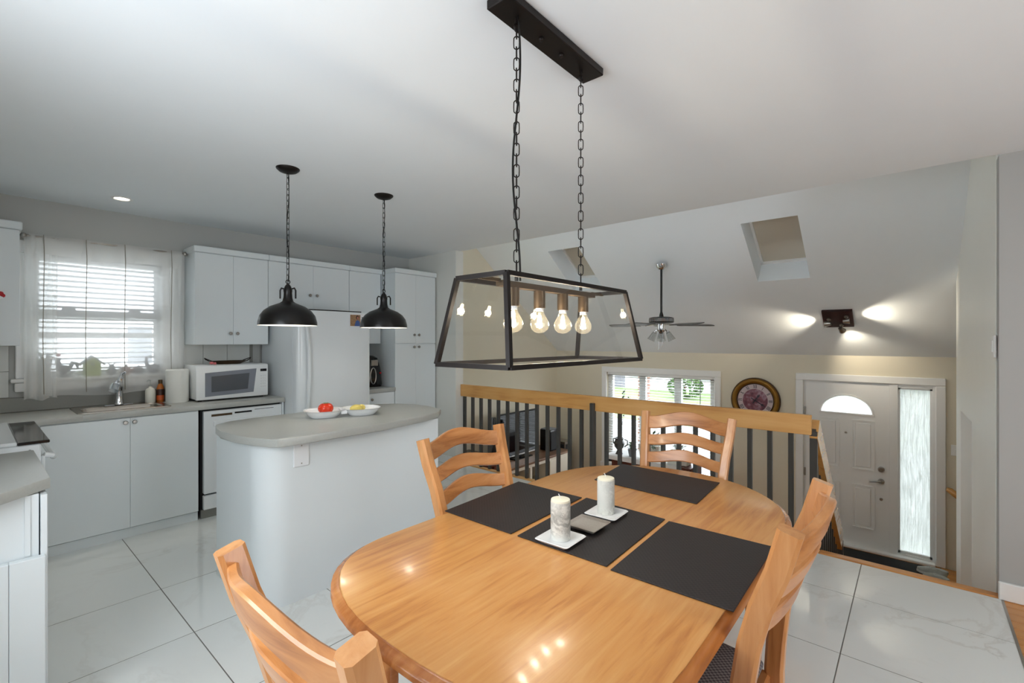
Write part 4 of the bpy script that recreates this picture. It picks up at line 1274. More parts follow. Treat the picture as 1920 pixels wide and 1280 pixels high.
def tab_outline(ins, half):
    b = 0.545 - ins
    pts = []
    n_ = 26
    if half == 'near':
        xs0, a_, nn = 0.985, 0.385 - ins, 2.45
        for i in range(n_ + 1):
            t = PI / 2 + PI * i / n_
            cx, sy = math.cos(t), math.sin(t)
            pts.append((xs0 + a_ * math.copysign(abs(cx) ** (2 / nn), cx), 0.887 + b * math.copysign(abs(sy) ** (2 / nn), sy)))
        pts += [(1.4985, 0.887 - b), (1.4985, 0.887 + b)]
    else:
        xs0, a_, nn = 1.93, 0.555 - ins, 2.05
        for i in range(n_ + 1):
            t = -PI / 2 + PI * i / n_
            cx, sy = math.cos(t), math.sin(t)
            pts.append((xs0 + a_ * math.copysign(abs(cx) ** (2 / nn), cx), 0.887 + b * math.copysign(abs(sy) ** (2 / nn), sy)))
        pts += [(1.4995, 0.887 + b), (1.4995, 0.887 - b)]
    return pts


for half in ('near', 'far'):
    rings = []
    for ins, z_ in ((0.03, TZ - 0.04), (0.012, TZ - 0.038), (0.0, TZ - 0.026), (0.002, TZ - 0.014), (0.012, TZ - 0.008), (0.02, TZ - 0.006), (0.0225, TZ - 0.002)):
        rings.append([(x_, y_, z_) for x_, y_ in tab_outline(ins, half)])
    n_ = len(rings[0])
    eg = loops(rings, False)
    eg.add(rings[0], [tuple(range(n_))])
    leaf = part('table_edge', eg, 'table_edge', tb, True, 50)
    part('table_leaf', loops([[(x_, y_, TZ - 0.006) for x_, y_ in tab_outline(0.0215, half)], [(x_, y_, TZ - 0.001) for x_, y_ in tab_outline(0.0235, half)], [(x_, y_, TZ) for x_, y_ in tab_outline(0.026, half)]]), 'table', tb, True, 30)
part('apron', MB().box(0.82, 2.2, 0.47, 0.49, 0.65, 0.745).box(0.82, 2.2, 1.285, 1.305, 0.65, 0.745).box(0.82, 0.84, 0.47, 1.305, 0.65, 0.745).box(2.18, 2.2, 0.47, 1.305, 0.65, 0.745), 'table_edge', tb, False)
for x_ in (0.86, 2.16):
    for y_ in (0.51, 1.265):
        part('leg', MB().box(x_ - 0.04, x_ + 0.04, y_ - 0.04, y_ + 0.04, 0.62, 0.745, 0.004)
             .lathe([(0, 0), (0.022, 0), (0.03, 0.05), (0.022, 0.1), (0.03, 0.2), (0.04, 0.4), (0.038, 0.5), (0.028, 0.56), (0.04, 0.6), (0.04, 0.62)], 16, (x_, y_, 0)), 'table_edge', tb)


# placemats
def mat_obj(pts, label):
    cx = sum(p[0] for p in pts) / 4
    cy = sum(p[1] for p in pts) / 4
    o = obj('placemat', MB().prism(pts, TZ + 0.0005, TZ + 0.0045, 0.001), 'mat', (cx, cy, TZ))
    tag(o, label, 'placemat', 'black woven placemats on the dining table')


mat_obj([(1.25, 1.08), (1.738, 1.095), (1.735, 1.45), (1.245, 1.425)], 'black woven placemat in front of the kitchen-side chair, left of the candles')
mat_obj([(1.258, 0.705), (1.735, 0.722), (1.748, 1.078), (1.252, 1.052)], 'black woven placemat in the middle of the table under the candles')
mat_obj([(1.256, 0.345), (1.735, 0.352), (1.725, 0.703), (1.247, 0.686)], 'black woven placemat on the right, at the chair seen edge-on')
mat_obj([(1.985, 0.69), (2.35, 0.708), (2.356, 1.222), (2.004, 1.19)], 'black woven placemat at the far end before the chair by the railing')


# candles on plates
def plate(cx, cy, rot, s, label):
    o = thing('candle_plate', label, 'plate', (cx, cy, TZ + 0.0045), 'square white candle plates')
    z0 = TZ + 0.0048
    mt = Matrix.Translation((cx, cy, 0)) @ Matrix.Rotation(rot, 4, 'Z')
    r_ = [ring(-s * .8, s * .8, -s * .8, s * .8, 0.01, z0), ring(-s, s, -s, s, 0.012, z0 + 0.011), ring(-s + .003, s - .003, -s + .003, s - .003, 0.012, z0 + 0.013),
          ring(-s * .86, s * .86, -s * .86, s * .86, 0.01, z0 + 0.0085)]
    part('dish', loops(r_).xf(mt), 'china', o)
    return z0 + 0.0087


def candle(cx, cy, z0, r_, h, label):
    o = thing('pillar_candle', label, 'candle', (cx, cy, z0), 'marbled pillar candles')
    part('wax_body', MB().lathe([(0, 0.0005), (r_, 0.0005), (r_, h - 0.012), (r_ * 0.985, h - 0.008)], 32, (cx, cy, z0)), 'wax_m', o)
    part('wax_top', MB().lathe([(r_ * 0.985, h - 0.008), (r_ * 0.95, h - 0.002), (r_ * 0.8, h), (r_ * 0.4, h + 0.0005), (0, h)], 32, (cx, cy, z0)), 'wax', o)
    part('wick', MB().tube([(cx, cy, z0 + h - 0.002), (cx - 0.002, cy + 0.001, z0 + h + 0.007), (cx - 0.006, cy + 0.004, z0 + h + 0.016)], 0.0015, 5), 'china', o)


pz = plate(1.315, 0.913, R(2), 0.066, 'square white plate under the nearer pillar candle')
candle(1.313, 0.912, pz, 0.0335, 0.135, 'white marbled pillar candle, the nearer of the two')
pz = plate(1.625, 0.912, R(3), 0.066, 'square white plate under the farther pillar candle')
candle(1.625, 0.914, pz, 0.0335, 0.138, 'white marbled pillar candle farther from the camera, by the centre mat edge')
sd = thing('trinket_tray', 'small square hammered silver tray between the two candles', 'tray', (1.468, 0.905, TZ + 0.0045))
z0 = TZ + 0.0048
mt = Matrix.Translation((1.468, 0.9, 0)) @ Matrix.Rotation(R(1), 4, 'Z')
s = 0.062
part('tray', loops([ring(-s * .8, s * .8, -s * .8, s * .8, 0.004, z0 + 0.006), ring(-s, s, -s, s, 0.004, z0 + 0.018), ring(-s + .002, s - .002, -s + .002, s - .002, 0.004, z0 + 0.0195), ring(-s * .84, s * .84, -s * .84, s * .84, 0.004, z0 + 0.0115)]).xf(mt), 'silver', sd)
for sx in (-1, 1):
    for sy in (-1, 1):
        part('foot', MB().sphere((sx * s * .6, sy * s * .6, z0 + 0.0035), 0.0035, 8, 6).xf(mt), 'silver', sd)


# ---------------------------------------------------------------- dining chairs
def wav(u):
    return 0.5 + 0.5 * math.cos(PI * u)


def post_pt(s_, z):
    zz = [0, 0.25, 0.46, 0.78, 1.05]
    xx = [0.195, 0.2, 0.204, 0.212, 0.2375]
    yy = [-0.27, -0.222, -0.208, -0.245, -0.33]
    for i in range(4):
        if z <= zz[i + 1]:
            break
    t = (z - zz[i]) / (zz[i + 1] - zz[i])

    def cr(a):
        p0 = a[max(i - 1, 0)]; p1 = a[i]; p2 = a[i + 1]; p3 = a[min(i + 2, 4)]
        return 0.5 * (2 * p1 + (p2 - p0) * t + (2 * p0 - 5 * p1 + 4 * p2 - p3) * t * t + (3 * p1 - p0 - 3 * p2 + p3) * t ** 3)
    return Vector((s_ * cr(xx), cr(yy), z))


def make_chair(label, group):
    t = thing('dining_chair', label, 'chair', (0, 0, 0), group)
    for s_ in (-1, 1):
        pts = [post_pt(s_, z) for z in [0, 0.12, 0.25, 0.36, 0.46, 0.55, 0.65, 0.75, 0.85, 0.95, 1.05]]
        hw, hd, ch = 0.021, 0.026, 0.008
        sect = [(-hw + ch, -hd), (hw - ch, -hd), (hw, -hd + ch), (hw, hd - ch), (hw - ch, hd), (-hw + ch, hd), (-hw, hd - ch), (-hw, -hd + ch)]
        part('rear_leg', MB().sweep(pts, sect, (0, 1, 0)), 'chair', t, True, 30)
    for zc, h, at, ab in ((1.006, 0.074, 0.048, 0.042), (0.908, 0.06, 0.038, 0.034), (0.814, 0.06, 0.038, 0.034)):
        pl, pr = post_pt(-1, zc), post_pt(1, zc)
        nrm_ = (post_pt(1, zc + 0.03) - post_pt(1, zc - 0.03)).normalized()
        nv = Vector((0, -nrm_.z, nrm_.y))
        n_ = 24
        rings_ = []
        for i in range(n_ + 1):
            u = -1 + 2 * i / n_
            c_ = pl.lerp(pr, (u + 1) / 2) + nv * (0.04 * (1 - u * u))
            tp_ = c_ + nrm_ * (h / 2 + at * wav(u) - at * 0.35)
            bt_ = c_ + nrm_ * (-h / 2 + ab * wav(u) - ab * 0.35)
            th = 0.011
            e_ = 0.004
            rings_.append([bt_ - nv * th + nrm_ * e_, bt_ - nv * (th - e_), bt_ + nv * (th - e_), bt_ + nv * th + nrm_ * e_, tp_ + nv * th - nrm_ * e_, tp_ + nv * (th - e_), tp_ - nv * (th - e_), tp_ - nv * th - nrm_ * e_])
        mb = MB()
        k_ = 8
        mb.add([tuple(p) for r_ in rings_ for p in r_], [(i * k_ + j, i * k_ + (j + 1) % k_, (i + 1) * k_ + (j + 1) % k_, (i + 1) * k_ + j) for i in range(n_) for j in range(k_)]
               + [tuple(range(k_)), tuple(n_ * k_ + j for j in range(k_))])
        part('back_slat', mb, 'chair_h', t, True, 30)
    sp = [(-0.2, -0.2), (0.2, -0.2), (0.235, 0.17)] + [(0.235 - 0.05 * (1 - math.cos(R(a))) , 0.17 + 0.05 * math.sin(R(a))) for a in (30, 60)] + [(0.15, 0.225), (0, 0.235), (-0.15, 0.225)] + [(-0.235 + 0.05 * (1 - math.cos(R(a))), 0.17 + 0.05 * math.sin(R(a))) for a in (60, 30)] + [(-0.235, 0.17)]
    part('seat_frame', MB().prism(sp, 0.395, 0.445, 0.006), 'chair_h', t, True, 30)
    part('seat_cushion', MB().prism([(x_ * 0.93, y_ * 0.93 + 0.005) for x_, y_ in sp], 0.446, 0.485, 0.016, 3), 'seat', t, True, 60)
    for s_ in (-1, 1):
        part('front_leg', MB().lathe([(0, 0), (0.014, 0), (0.02, 0.1), (0.024, 0.3), (0.022, 0.395), (0, 0.395)], 12, (s_ * 0.195, 0.17, 0)), 'chair', t)
        for zz in (0.13, 0.25):
            part('stretcher', MB().cyl(0.011, tuple(post_pt(s_, zz)), (s_ * 0.195, 0.17, zz + 0.02), 10), 'chair_h', t)
    part('stretcher', MB().cyl(0.011, (-0.195, 0.17, 0.2), (0.195, 0.17, 0.2), 10), 'chair_h', t)
    part('stretcher', MB().cyl(0.011, tuple(post_pt(-1, 0.2)), tuple(post_pt(1, 0.2)), 10), 'chair_h', t)
    return t


CG = 'maple ladder-back chairs at the dining table'
ch0 = make_chair('maple ladder-back chair at the near left end of the table, closest to the camera', CG)
places = [((0.675, 0.815), -90, None),
          ((1.494, 1.25), 180, 'maple ladder-back chair on the kitchen side of the table, before the island'),
          ((1.42, 0.536), 0, 'maple ladder-back chair on the right, its back seen edge-on'),
          ((2.31, 0.955), 93, 'maple ladder-back chair at the far end of the table, before the railing')]
for (px_, py_), a, lab in places:
    c = ch0 if lab is None else copy_tree(ch0)
    c.location = (px_, py_, 0)
    c.rotation_euler = (0, 0, R(a))
    if lab: c['label'] = lab


# ================================================================== lamps
def link_mesh(r, ln, wid, nm, m):
    pts = []
    for i in range(16):
        a = 2 * PI * i / 16
        x_ = wid / 2 * math.cos(a)
        z_ = (ln - wid) / 2 * (1 if math.sin(a) > 0 else -1) * (1 if abs(math.sin(a)) > 1e-3 else 0) + wid / 2 * math.sin(a)
        pts.append((x_, 0, z_))
    return MB().tube(pts, r, 6, True).mesh(nm, m, True, 80)


LX, LY = 1.334, 0.965
ln_ = thing('lantern_chandelier', 'rectangular glass and black metal lantern chandelier on two chains above the table', 'chandelier', (LX, LY, 1.391))
part('ceiling_plate', MB().box(LX - 0.28, LX + 0.28, LY - 0.047, LY + 0.047, 2.5, ZC, 0.003), 'bronze', ln_)
for dx_ in (-0.06, 0.06):
    part('plate_screw', MB().sphere((LX + dx_, LY, 2.497), 0.009, 10, 6), 'bronze', ln_)
zt, zb, lt, lb, wt, wb = 1.66, 1.397, 0.353, 0.394, 0.101, 0.148
tc = [(LX - lt, LY - wt, zt), (LX + lt, LY - wt, zt), (LX + lt, LY + wt, zt), (LX - lt, LY + wt, zt)]
bc = [(LX - lb, LY - wb, zb), (LX + lb, LY - wb, zb), (LX + lb, LY + wb, zb), (LX - lb, LY + wb, zb)]
fr = MB()
for i in range(4):
    j = (i + 1) % 4
    fr.bar(tc[i], tc[j], 0.014, 0.014)
    fr.bar(bc[i], bc[j], 0.014, 0.014)
    fr.bar(bc[i], tc[i], 0.014, 0.014, (0, 1, 0))
part('frame', fr, 'bronze', ln_, False)
for i in range(4):
    j = (i + 1) % 4
    part('glass_pane', MB().add([bc[i], bc[j], tc[j], tc[i]], [(0, 1, 2, 3)]), 'lglass', ln_, False)
part('lamp_bar', MB().box(LX - 0.27, LX + 0.27, LY - 0.016, LY + 0.016, 1.637, 1.655).box(LX - lt, LX - 0.27, LY - 0.005, LY + 0.005, 1.65, 1.66).box(LX + 0.27, LX + lt, LY - 0.005, LY + 0.005, 1.65, 1.66), 'bronze_in', ln_, False)
for i, x_ in enumerate((-0.207, -0.069, 0.069, 0.207)):
    so_ = part('socket', MB().cyl(0.02, (LX + x_, LY, 1.637), (LX + x_, LY, 1.579), 16), 'bronze_in', ln_)
    part('bulb_collar', MB().cyl(0.0135, (LX + x_, LY, 1.58), (LX + x_, LY, 1.569), 14), 'china', so_)
    bu = part('bulb', MB().lathe([(0.0135, 0.0), (0.0155, -0.01), (0.023, -0.023), (0.0305, -0.037), (0.0325, -0.048), (0.029, -0.062), (0.017, -0.073), (0, -0.0765)], 24, (LX + x_, LY, 1.571)), 'bulb', so_, True, 80)
    fm = MB()
    for q in range(4):
        a = 2 * PI * q / 4 + 0.4
        fm.cyl(0.0013, (LX + x_ + 0.004 * math.cos(a), LY + 0.004 * math.sin(a), 1.556), (LX + x_ + 0.01 * math.cos(a), LY + 0.01 * math.sin(a), 1.515), 6)
    part('filament', fm, 'filament', so_)
    pd = bpy.data.lights.new('bulb_light', 'POINT')
    pd.energy = 1.9
    pd.color = (1.0, 0.92, 0.8)
    pd.shadow_soft_size = 0.012
    po = bpy.data.objects.new('bulb_light', pd)
    COL.objects.link(po)
    po.location = (LX + x_, LY, 1.53)
lk = link_mesh(0.0019, 0.041, 0.018, 'chandelier_link', 'bronze')
for dx_ in (-0.19, 0.19):
    part('hook', MB().tube([(LX + dx_, LY, 2.5), (LX + dx_, LY, 2.475)], 0.006, 8).tube([(LX + dx_, LY, 1.66), (LX + dx_, LY, 1.69)], 0.006, 8)
         .tube([(LX + dx_ + 0.012 * math.cos(a), LY, 2.468 + 0.012 * math.sin(a)) for a in [2 * PI * i / 12 for i in range(12)]], 0.003, 6, True), 'bronze', ln_)
    n_ = 23
    for k in range(n_):
        z_ = 1.705 + (2.455 - 1.705) * k / (n_ - 1)
        inst('chain_link', lk, ln_, (dx_, 0, z_ - 1.391), (0, 0, R(35) + (PI / 2 if k % 2 else 0)), (1, 1, 1.0))
    if dx_ < 0:
        part('cord', MB().tube([(LX + dx_ + 0.012 * math.sin(z_ * 9), LY + 0.012 * math.cos(z_ * 9), z_) for z_ in [1.66 + 0.84 * i / 40 for i in range(41)]], 0.0035, 6), 'black', ln_)


def pendant(px_, py_, label):
    zr = 1.563
    o = thing('pendant_lamp', label, 'pendant lamp', (px_, py_, zr), 'black dome pendants over the island')
    c = (px_, py_, zr)
    r_ = 0.168
    part('dome', MB().lathe([(r_, 0.0), (r_ * 0.995, 0.02), (r_ * 0.93, 0.06), (r_ * 0.8, 0.09), (r_ * 0.6, 0.115), (r_ * 0.38, 0.13), (0.045, 0.138), (0.032, 0.148), (0.026, 0.17), (0.024, 0.2), (0.026, 0.215), (0.018, 0.24), (0.008, 0.255), (0, 0.257)], 40, c), 'black', o, True, 60)
    part('dome_lining', MB().lathe([(r_ + 0.0005, -0.001), (r_ * 0.985, 0.0), (r_ * 0.975, 0.02), (r_ * 0.91, 0.058), (r_ * 0.78, 0.086), (r_ * 0.58, 0.11), (0.05, 0.128), (0, 0.13)], 40, c), 'shade_in', o, True, 60)
    part('bulb', MB().sphere((px_, py_, zr + 0.075), 0.03, 14, 10), 'lit_disc', o)
    pd_ = bpy.data.lights.new('pendant_light', 'POINT')
    pd_.energy = 1.6
    pd_.color = (1.0, 0.92, 0.8)
    pd_.shadow_soft_size = 0.02
    po_ = bpy.data.objects.new('pendant_light', pd_)
    COL.objects.link(po_)
    po_.location = (px_, py_, zr + 0.035)
    for s_ in (-1, 1):
        part('yoke', MB().tube([(px_ + s_ * 0.026, py_, zr + 0.225), (px_ + s_ * 0.04, py_, zr + 0.23), (px_ + s_ * 0.048, py_, zr + 0.215), (px_ + s_ * 0.048, py_, zr + 0.165)], 0.005, 8)
             .xf(Matrix.Translation((px_, py_, 0)) @ Matrix.Rotation(R(-50), 4, 'Z') @ Matrix.Translation((-px_, -py_, 0))), 'black', o)
    part('canopy', MB().lathe([(0, -0.032), (0.02, -0.03), (0.05, -0.02), (0.066, -0.006), (0.068, 0)], 28, (px_, py_, ZC)), 'bronze', o, True, 60)
    part('loop', MB().tube([(px_ + 0.012 * math.cos(a), py_, zr + 0.268 + 0.012 * math.sin(a)) for a in [2 * PI * i / 12 for i in range(12)]], 0.003, 6, True), 'black', o)
    n2_ = 19
    for k in range(n2_):
        z_ = zr + 0.293 + (2.49 - zr - 0.293) * k / (n2_ - 1)
        inst('chain_link', plk, o, (0, 0, z_ - zr), (0, 0, R(20) + (PI / 2 if k % 2 else 0)), (1, 1, 1.05))
    part('cord', MB().tube([(px_ + 0.006 * math.sin(z_ * 14), py_ + 0.006 * math.cos(z_ * 14), z_) for z_ in [zr + 0.257 + (2.5 - zr - 0.257) * i / 30 for i in range(31)]], 0.0025, 5), 'black', o)


plk = link_mesh(0.0018, 0.042, 0.018, 'pendant_link', 'black')
pendant(1.288, 2.932, 'black dome pendant lamp on a chain over the island, the left one')
pendant(1.985, 2.945, 'black dome pendant lamp on a chain over the island, the right one near the pantry')

rc = thing('recessed_light', 'small lit recessed downlight in the ceiling above the sink', 'light', (0.75, 4.49, ZC))
part('ring', MB().lathe([(0.065, 0.0), (0.065, -0.004), (0.05, -0.006), (0.044, -0.002)], 28, (0.75, 4.49, ZC)), 'trim', rc)
part('lamp', MB().lathe([(0, -0.003), (0.045, -0.002)], 24, (0.75, 4.49, ZC)), 'lit_disc', rc)
rs = bpy.data.lights.new('recessed_spot', 'SPOT')
rs.energy = 12; rs.spot_size = R(80); rs.spot_blend = 0.8; rs.color = (1, 0.93, 0.82); rs.shadow_soft_size = 0.04
ro_ = bpy.data.objects.new('recessed_spot', rs); COL.objects.link(ro_); ro_.location = (0.75, 4.49, ZC - 0.01)

# ceiling fan
FXc, FYc = 5.63, 2.39
fan = thing('ceiling_fan', 'chrome and black ceiling fan with glass shades under the sloped ceiling', 'ceiling fan', (FXc, FYc, 1.68))
part('canopy', MB().lathe([(0, -0.02), (0.03, -0.02), (0.06, 0.01), (0.068, 0.045), (0.06, 0.06)], 24, (FXc, FYc, 2.37)), 'chrome', fan)
part('downrod', MB().cyl(0.013, (FXc, FYc, 2.37), (FXc, FYc, 1.75), 10).lathe([(0.03, -0.02), (0.022, 0.02), (0.013, 0.05)], 14, (FXc, FYc, 1.775)), 'black', fan)
mo = part('motor', MB().lathe([(0, 0.075), (0.1, 0.072), (0.145, 0.06), (0.15, 0.05), (0.15, 0.01), (0.145, 0.0), (0.1, -0.012), (0, -0.014)], 32, (FXc, FYc, 1.69)), 'black', fan)
for zz in (0.018, 0.032, 0.046):
    part('motor_band', MB().tube([(FXc + 0.15 * math.cos(a), FYc + 0.15 * math.sin(a), 1.69 + zz) for a in [2 * PI * i / 32 for i in range(32)]], 0.004, 6, True), 'chrome', mo)
bl_ = MB().prism([(0.2, -0.05), (0.3, -0.058), (0.6, -0.066), (0.66, -0.05), (0.67, 0), (0.66, 0.05), (0.6, 0.066), (0.3, 0.058), (0.2, 0.05)], -0.004, 0.004).mesh('blade', 'bal', False)
ir = MB().bar((0.09, 0, 0.002), (0.23, 0, 0.0), 0.03, 0.008).box(0.2, 0.26, -0.035, 0.035, -0.0085, -0.004).mesh('blade_iron', 'chrome', False)
for k in range(5):
    a = R(-49.3 + 72 * k + 4)
    bo = inst('blade', bl_, fan, (0, 0, -0.018), (R(10), 0, a))
    bo.rotation_mode = 'XYZ'
    inst('blade_iron', ir, bo)
lk_ = part('light_kit', MB().lathe([(0, -0.11), (0.03, -0.105), (0.05, -0.08), (0.045, -0.03), (0.05, 0)], 20, (FXc, FYc, 1.675)), 'chrome', fan)
for k in range(4):
    a = R(20 + 90 * k)
    d_ = Vector((math.cos(a), math.sin(a), 0))
    p0 = Vector((FXc, FYc, 1.6)) + d_ * 0.05
    p1 = Vector((FXc, FYc, 1.575)) + d_ * 0.075
    ax = (d_ * 0.5 + Vector((0, 0, -1))).normalized()
    part('shade_arm', MB().tube([p0 - d_ * 0.02, p0, p1], 0.009, 8), 'chrome', lk_)
    q = Vector((0, 0, 1)).rotation_difference(ax).to_matrix().to_4x4()
    part('glass_shade', MB().lathe([(0.018, 0.0), (0.028, 0.01), (0.035, 0.05), (0.045, 0.1), (0.05, 0.115)], 16).xf(Matrix.Translation(p1) @ q), 'fglass', lk_, True, 80)
    part('shade_cap', MB().lathe([(0, -0.012), (0.02, -0.008), (0.024, 0.012), (0.02, 0.014)], 14).xf(Matrix.Translation(p1) @ q), 'chrome', lk_)
for k, zl in ((0, 1.40), (1, 1.36), (2, 1.44)):
    x_, y_ = FXc + 0.03 * math.cos(k * 2.1), FYc + 0.03 * math.sin(k * 2.1)
    part('pull_chain', MB().cyl(0.0015, (x_, y_, 1.6), (x_, y_, zl), 5).sphere((x_, y_, zl), 0.007, 8, 6), 'chrome', lk_)

# spot plate on the sloped ceiling
tx, ty_ = 6.59, 0.675
tk = thing('ceiling_spotlight', 'dark wood square ceiling plate with three small lit spotlights on the sloped ceiling', 'spotlight', (tx, ty_, zs(tx)))
sv = Vector((0.8, 0, -0.6))       # down the slope
dn = -nrm
cen = Vector((tx, ty_, zs(tx)))


def sp_(u, v, w_):                # u: along +Y, v: down slope, w: out of the ceiling
    return cen + Vector((0, u, 0)) + sv * v + dn * w_


pl_ = MB()
cs8 = [sp_(u, v, w_) for w_ in (0.001, 0.03) for (u, v) in ((-0.145, -0.145), (0.145, -0.145), (0.145, 0.145), (-0.145, 0.145))]
pl_.add([tuple(p) for p in cs8], [(0, 1, 2, 3), (7, 6, 5, 4), (0, 4, 5, 1), (1, 5, 6, 2), (2, 6, 7, 3), (3, 7, 4, 0)])
part('plate', pl_, 'wenge', tk, False)
for (u, v, aim, en) in ((0.085, -0.01, Vector((0, 1, 0)) * 1.0 + sv * 0.2 - dn * 0.1, 9), (-0.085, -0.05, Vector((0, -1, 0)) - sv * 0.02 - dn * 0.1, 9), (-0.03, 0.1, Vector((0, -0.35, 0)) + sv * 1.0 - dn * 0.05, 6)):
    b0, b1 = sp_(u, v, 0.028), sp_(u, v, 0.1)
    aim = aim.normalized()
    ms = part('mount', MB().cyl(0.022, b0, sp_(u, v, 0.042), 12).cyl(0.006, b0, b1, 8), 'nickel', tk)
    q = Vector((0, 0, 1)).rotation_difference(aim).to_matrix().to_4x4()
    part('spot_head', MB().lathe([(0, -0.03), (0.02, -0.028), (0.026, 0.0), (0.034, 0.03), (0.036, 0.034), (0.03, 0.03), (0.02, 0.0)], 16).xf(Matrix.Translation(b1) @ q), 'nickel', ms)
    part('spot_lamp', MB().lathe([(0, 0.012), (0.024, 0.014)], 14).xf(Matrix.Translation(b1) @ q), 'lit_disc', ms)
    sd_ = bpy.data.lights.new('spot_beam', 'SPOT')
    sd_.energy = en * 2.0; sd_.spot_size = R(84); sd_.spot_blend = 1.0; sd_.color = (1, 0.88, 0.68); sd_.shadow_soft_size = 0.02
    so2 = bpy.data.objects.new('spot_beam', sd_)
    COL.objects.link(so2)
    so2.location = b1 + aim * 0.06
    so2.rotation_euler = aim.to_track_quat('-Z', 'Y').to_euler()

# ================================================================== living room and entry
ck = thing('wall_clock', 'round gold-framed clock with roman numerals on the front wall', 'clock', (FX, 1.69, 0.632))
CK = (FX, 1.69, 0.632)
part('frame', MB().lathe([(0.235, -0.03), (0.25, -0.045), (0.27, -0.055), (0.295, -0.05), (0.305, -0.03), (0.3, -0.001)], 48, CK, 'X'), 'gold', ck, True, 60)
part('outer_rim', MB().lathe([(0.3, -0.035), (0.315, -0.03), (0.318, -0.012), (0.314, -0.001), (0.3, -0.001)], 48, CK, 'X'), 'goldd', ck, True, 60)
part('inner_rim', MB().lathe([(0.226, -0.028), (0.232, -0.042), (0.24, -0.04), (0.24, -0.02)], 48, CK, 'X'), 'goldd', ck, True, 60)
part('chapter_ring', MB().lathe([(0.158, -0.0255), (0.23, -0.0255)], 48, CK, 'X'), 'clock_cream', ck)
part('dial', MB().lathe([(0, -0.027), (0.16, -0.026)], 48, CK, 'X'), 'clock_face', ck)


def stroke(mb, x0, y0, x1, y1, w_):
    d = Vector((x1 - x0, y1 - y0))
    n_ = Vector((-d.y, d.x)).normalized() * w_ / 2
    mb.add([(x0 + n_.x, y0 + n_.y, 0), (x0 - n_.x, y0 - n_.y, 0), (x1 - n_.x, y1 - n_.y, 0), (x1 + n_.x, y1 + n_.y, 0)], [(0, 1, 2, 3)])


RN = ['XII', 'I', 'II', 'III', 'IIII', 'V', 'VI', 'VII', 'VIII', 'IX', 'X', 'XI']
GW = {'I': 0.012, 'V': 0.026, 'X': 0.026}
for i, txt in enumerate(RN):
    mb = MB()
    tw = sum(GW[c] for c in txt)
    x_ = -tw / 2
    for c in txt:
        w_ = GW[c]
        if c == 'I':
            stroke(mb, x_ + w_ / 2, -0.025, x_ + w_ / 2, 0.025, 0.0065)
        elif c == 'V':
            stroke(mb, x_ + 0.003, 0.025, x_ + w_ / 2, -0.025, 0.0065)
            stroke(mb, x_ + w_ - 0.003, 0.025, x_ + w_ / 2, -0.025, 0.004)
        else:
            stroke(mb, x_ + 0.003, 0.025, x_ + w_ - 0.003, -0.025, 0.0065)
            stroke(mb, x_ + w_ - 0.003, 0.025, x_ + 0.003, -0.025, 0.004)
        x_ += w_
    a = -2 * PI * i / 12
    m4 = Matrix.Translation((FX - 0.0275, CK[1], CK[2])) @ Matrix(((0, 0, -1, 0), (-1, 0, 0, 0), (0, 1, 0, 0), (0, 0, 0, 1))) @ Matrix.Rotation(a, 4, 'Z') @ Matrix.Translation((0, 0.194, 0))
    part('numeral', mb.xf(m4), 'clock_ink', ck, False)
hands = MB()
for ang, L1, L0, w_ in ((35, 0.1, 0.05, 0.014), (122, 0.15, 0.06, 0.01)):
    mb = MB().bar((0, -L0, 0), (0, L1, 0), w_, 0.003).lathe([(0, 0.002), (0.016, 0.002), (0.016, -0.001)], 10, (0, L1 * 0.72, 0))
    m4 = Matrix.Translation((FX - 0.032, CK[1], CK[2])) @ Matrix(((0, 0, -1, 0), (-1, 0, 0, 0), (0, 1, 0, 0), (0, 0, 0, 1))) @ Matrix.Rotation(R(-ang), 4, 'Z')
    part('hand', mb.xf(m4), 'clock_ink', ck, False)
ls = thing('light_switch', 'white light switch plate on the front wall beside the entry sidelight', 'switch', (FX, -0.34, 0.24))
part('plate', MB().box(7.192, FX, -0.385, -0.31, 0.18, 0.3, 0.003), 'trim', ls)
part('toggle', MB().box(7.184, 7.194, -0.353, -0.342, 0.225, 0.255, 0.002), 'trim', ls)
th_ = thing('thermostat', 'small white switch plate high on the stairwell wall near the corner', 'switch', (3.97, yw(3.97), 1.44))
part('plate', MB().box(3.9, 4.0, yw(3.95), yw(3.95) + 0.012, 1.37, 1.5, 0.003), 'trim', th_)
part('rocker', MB().box(3.93, 3.97, yw(3.95) + 0.01, yw(3.95) + 0.018, 1.4, 1.47, 0.003), 'trim', th_)
dm = obj('doormat', MB().box(6.35, 7.08, -0.24, 1.0, ZL + 0.001, ZL + 0.014, 0.004), 'doormat', (6.7, 0.4, ZL))
tag(dm, 'black doormat on the landing before the front door', 'doormat')


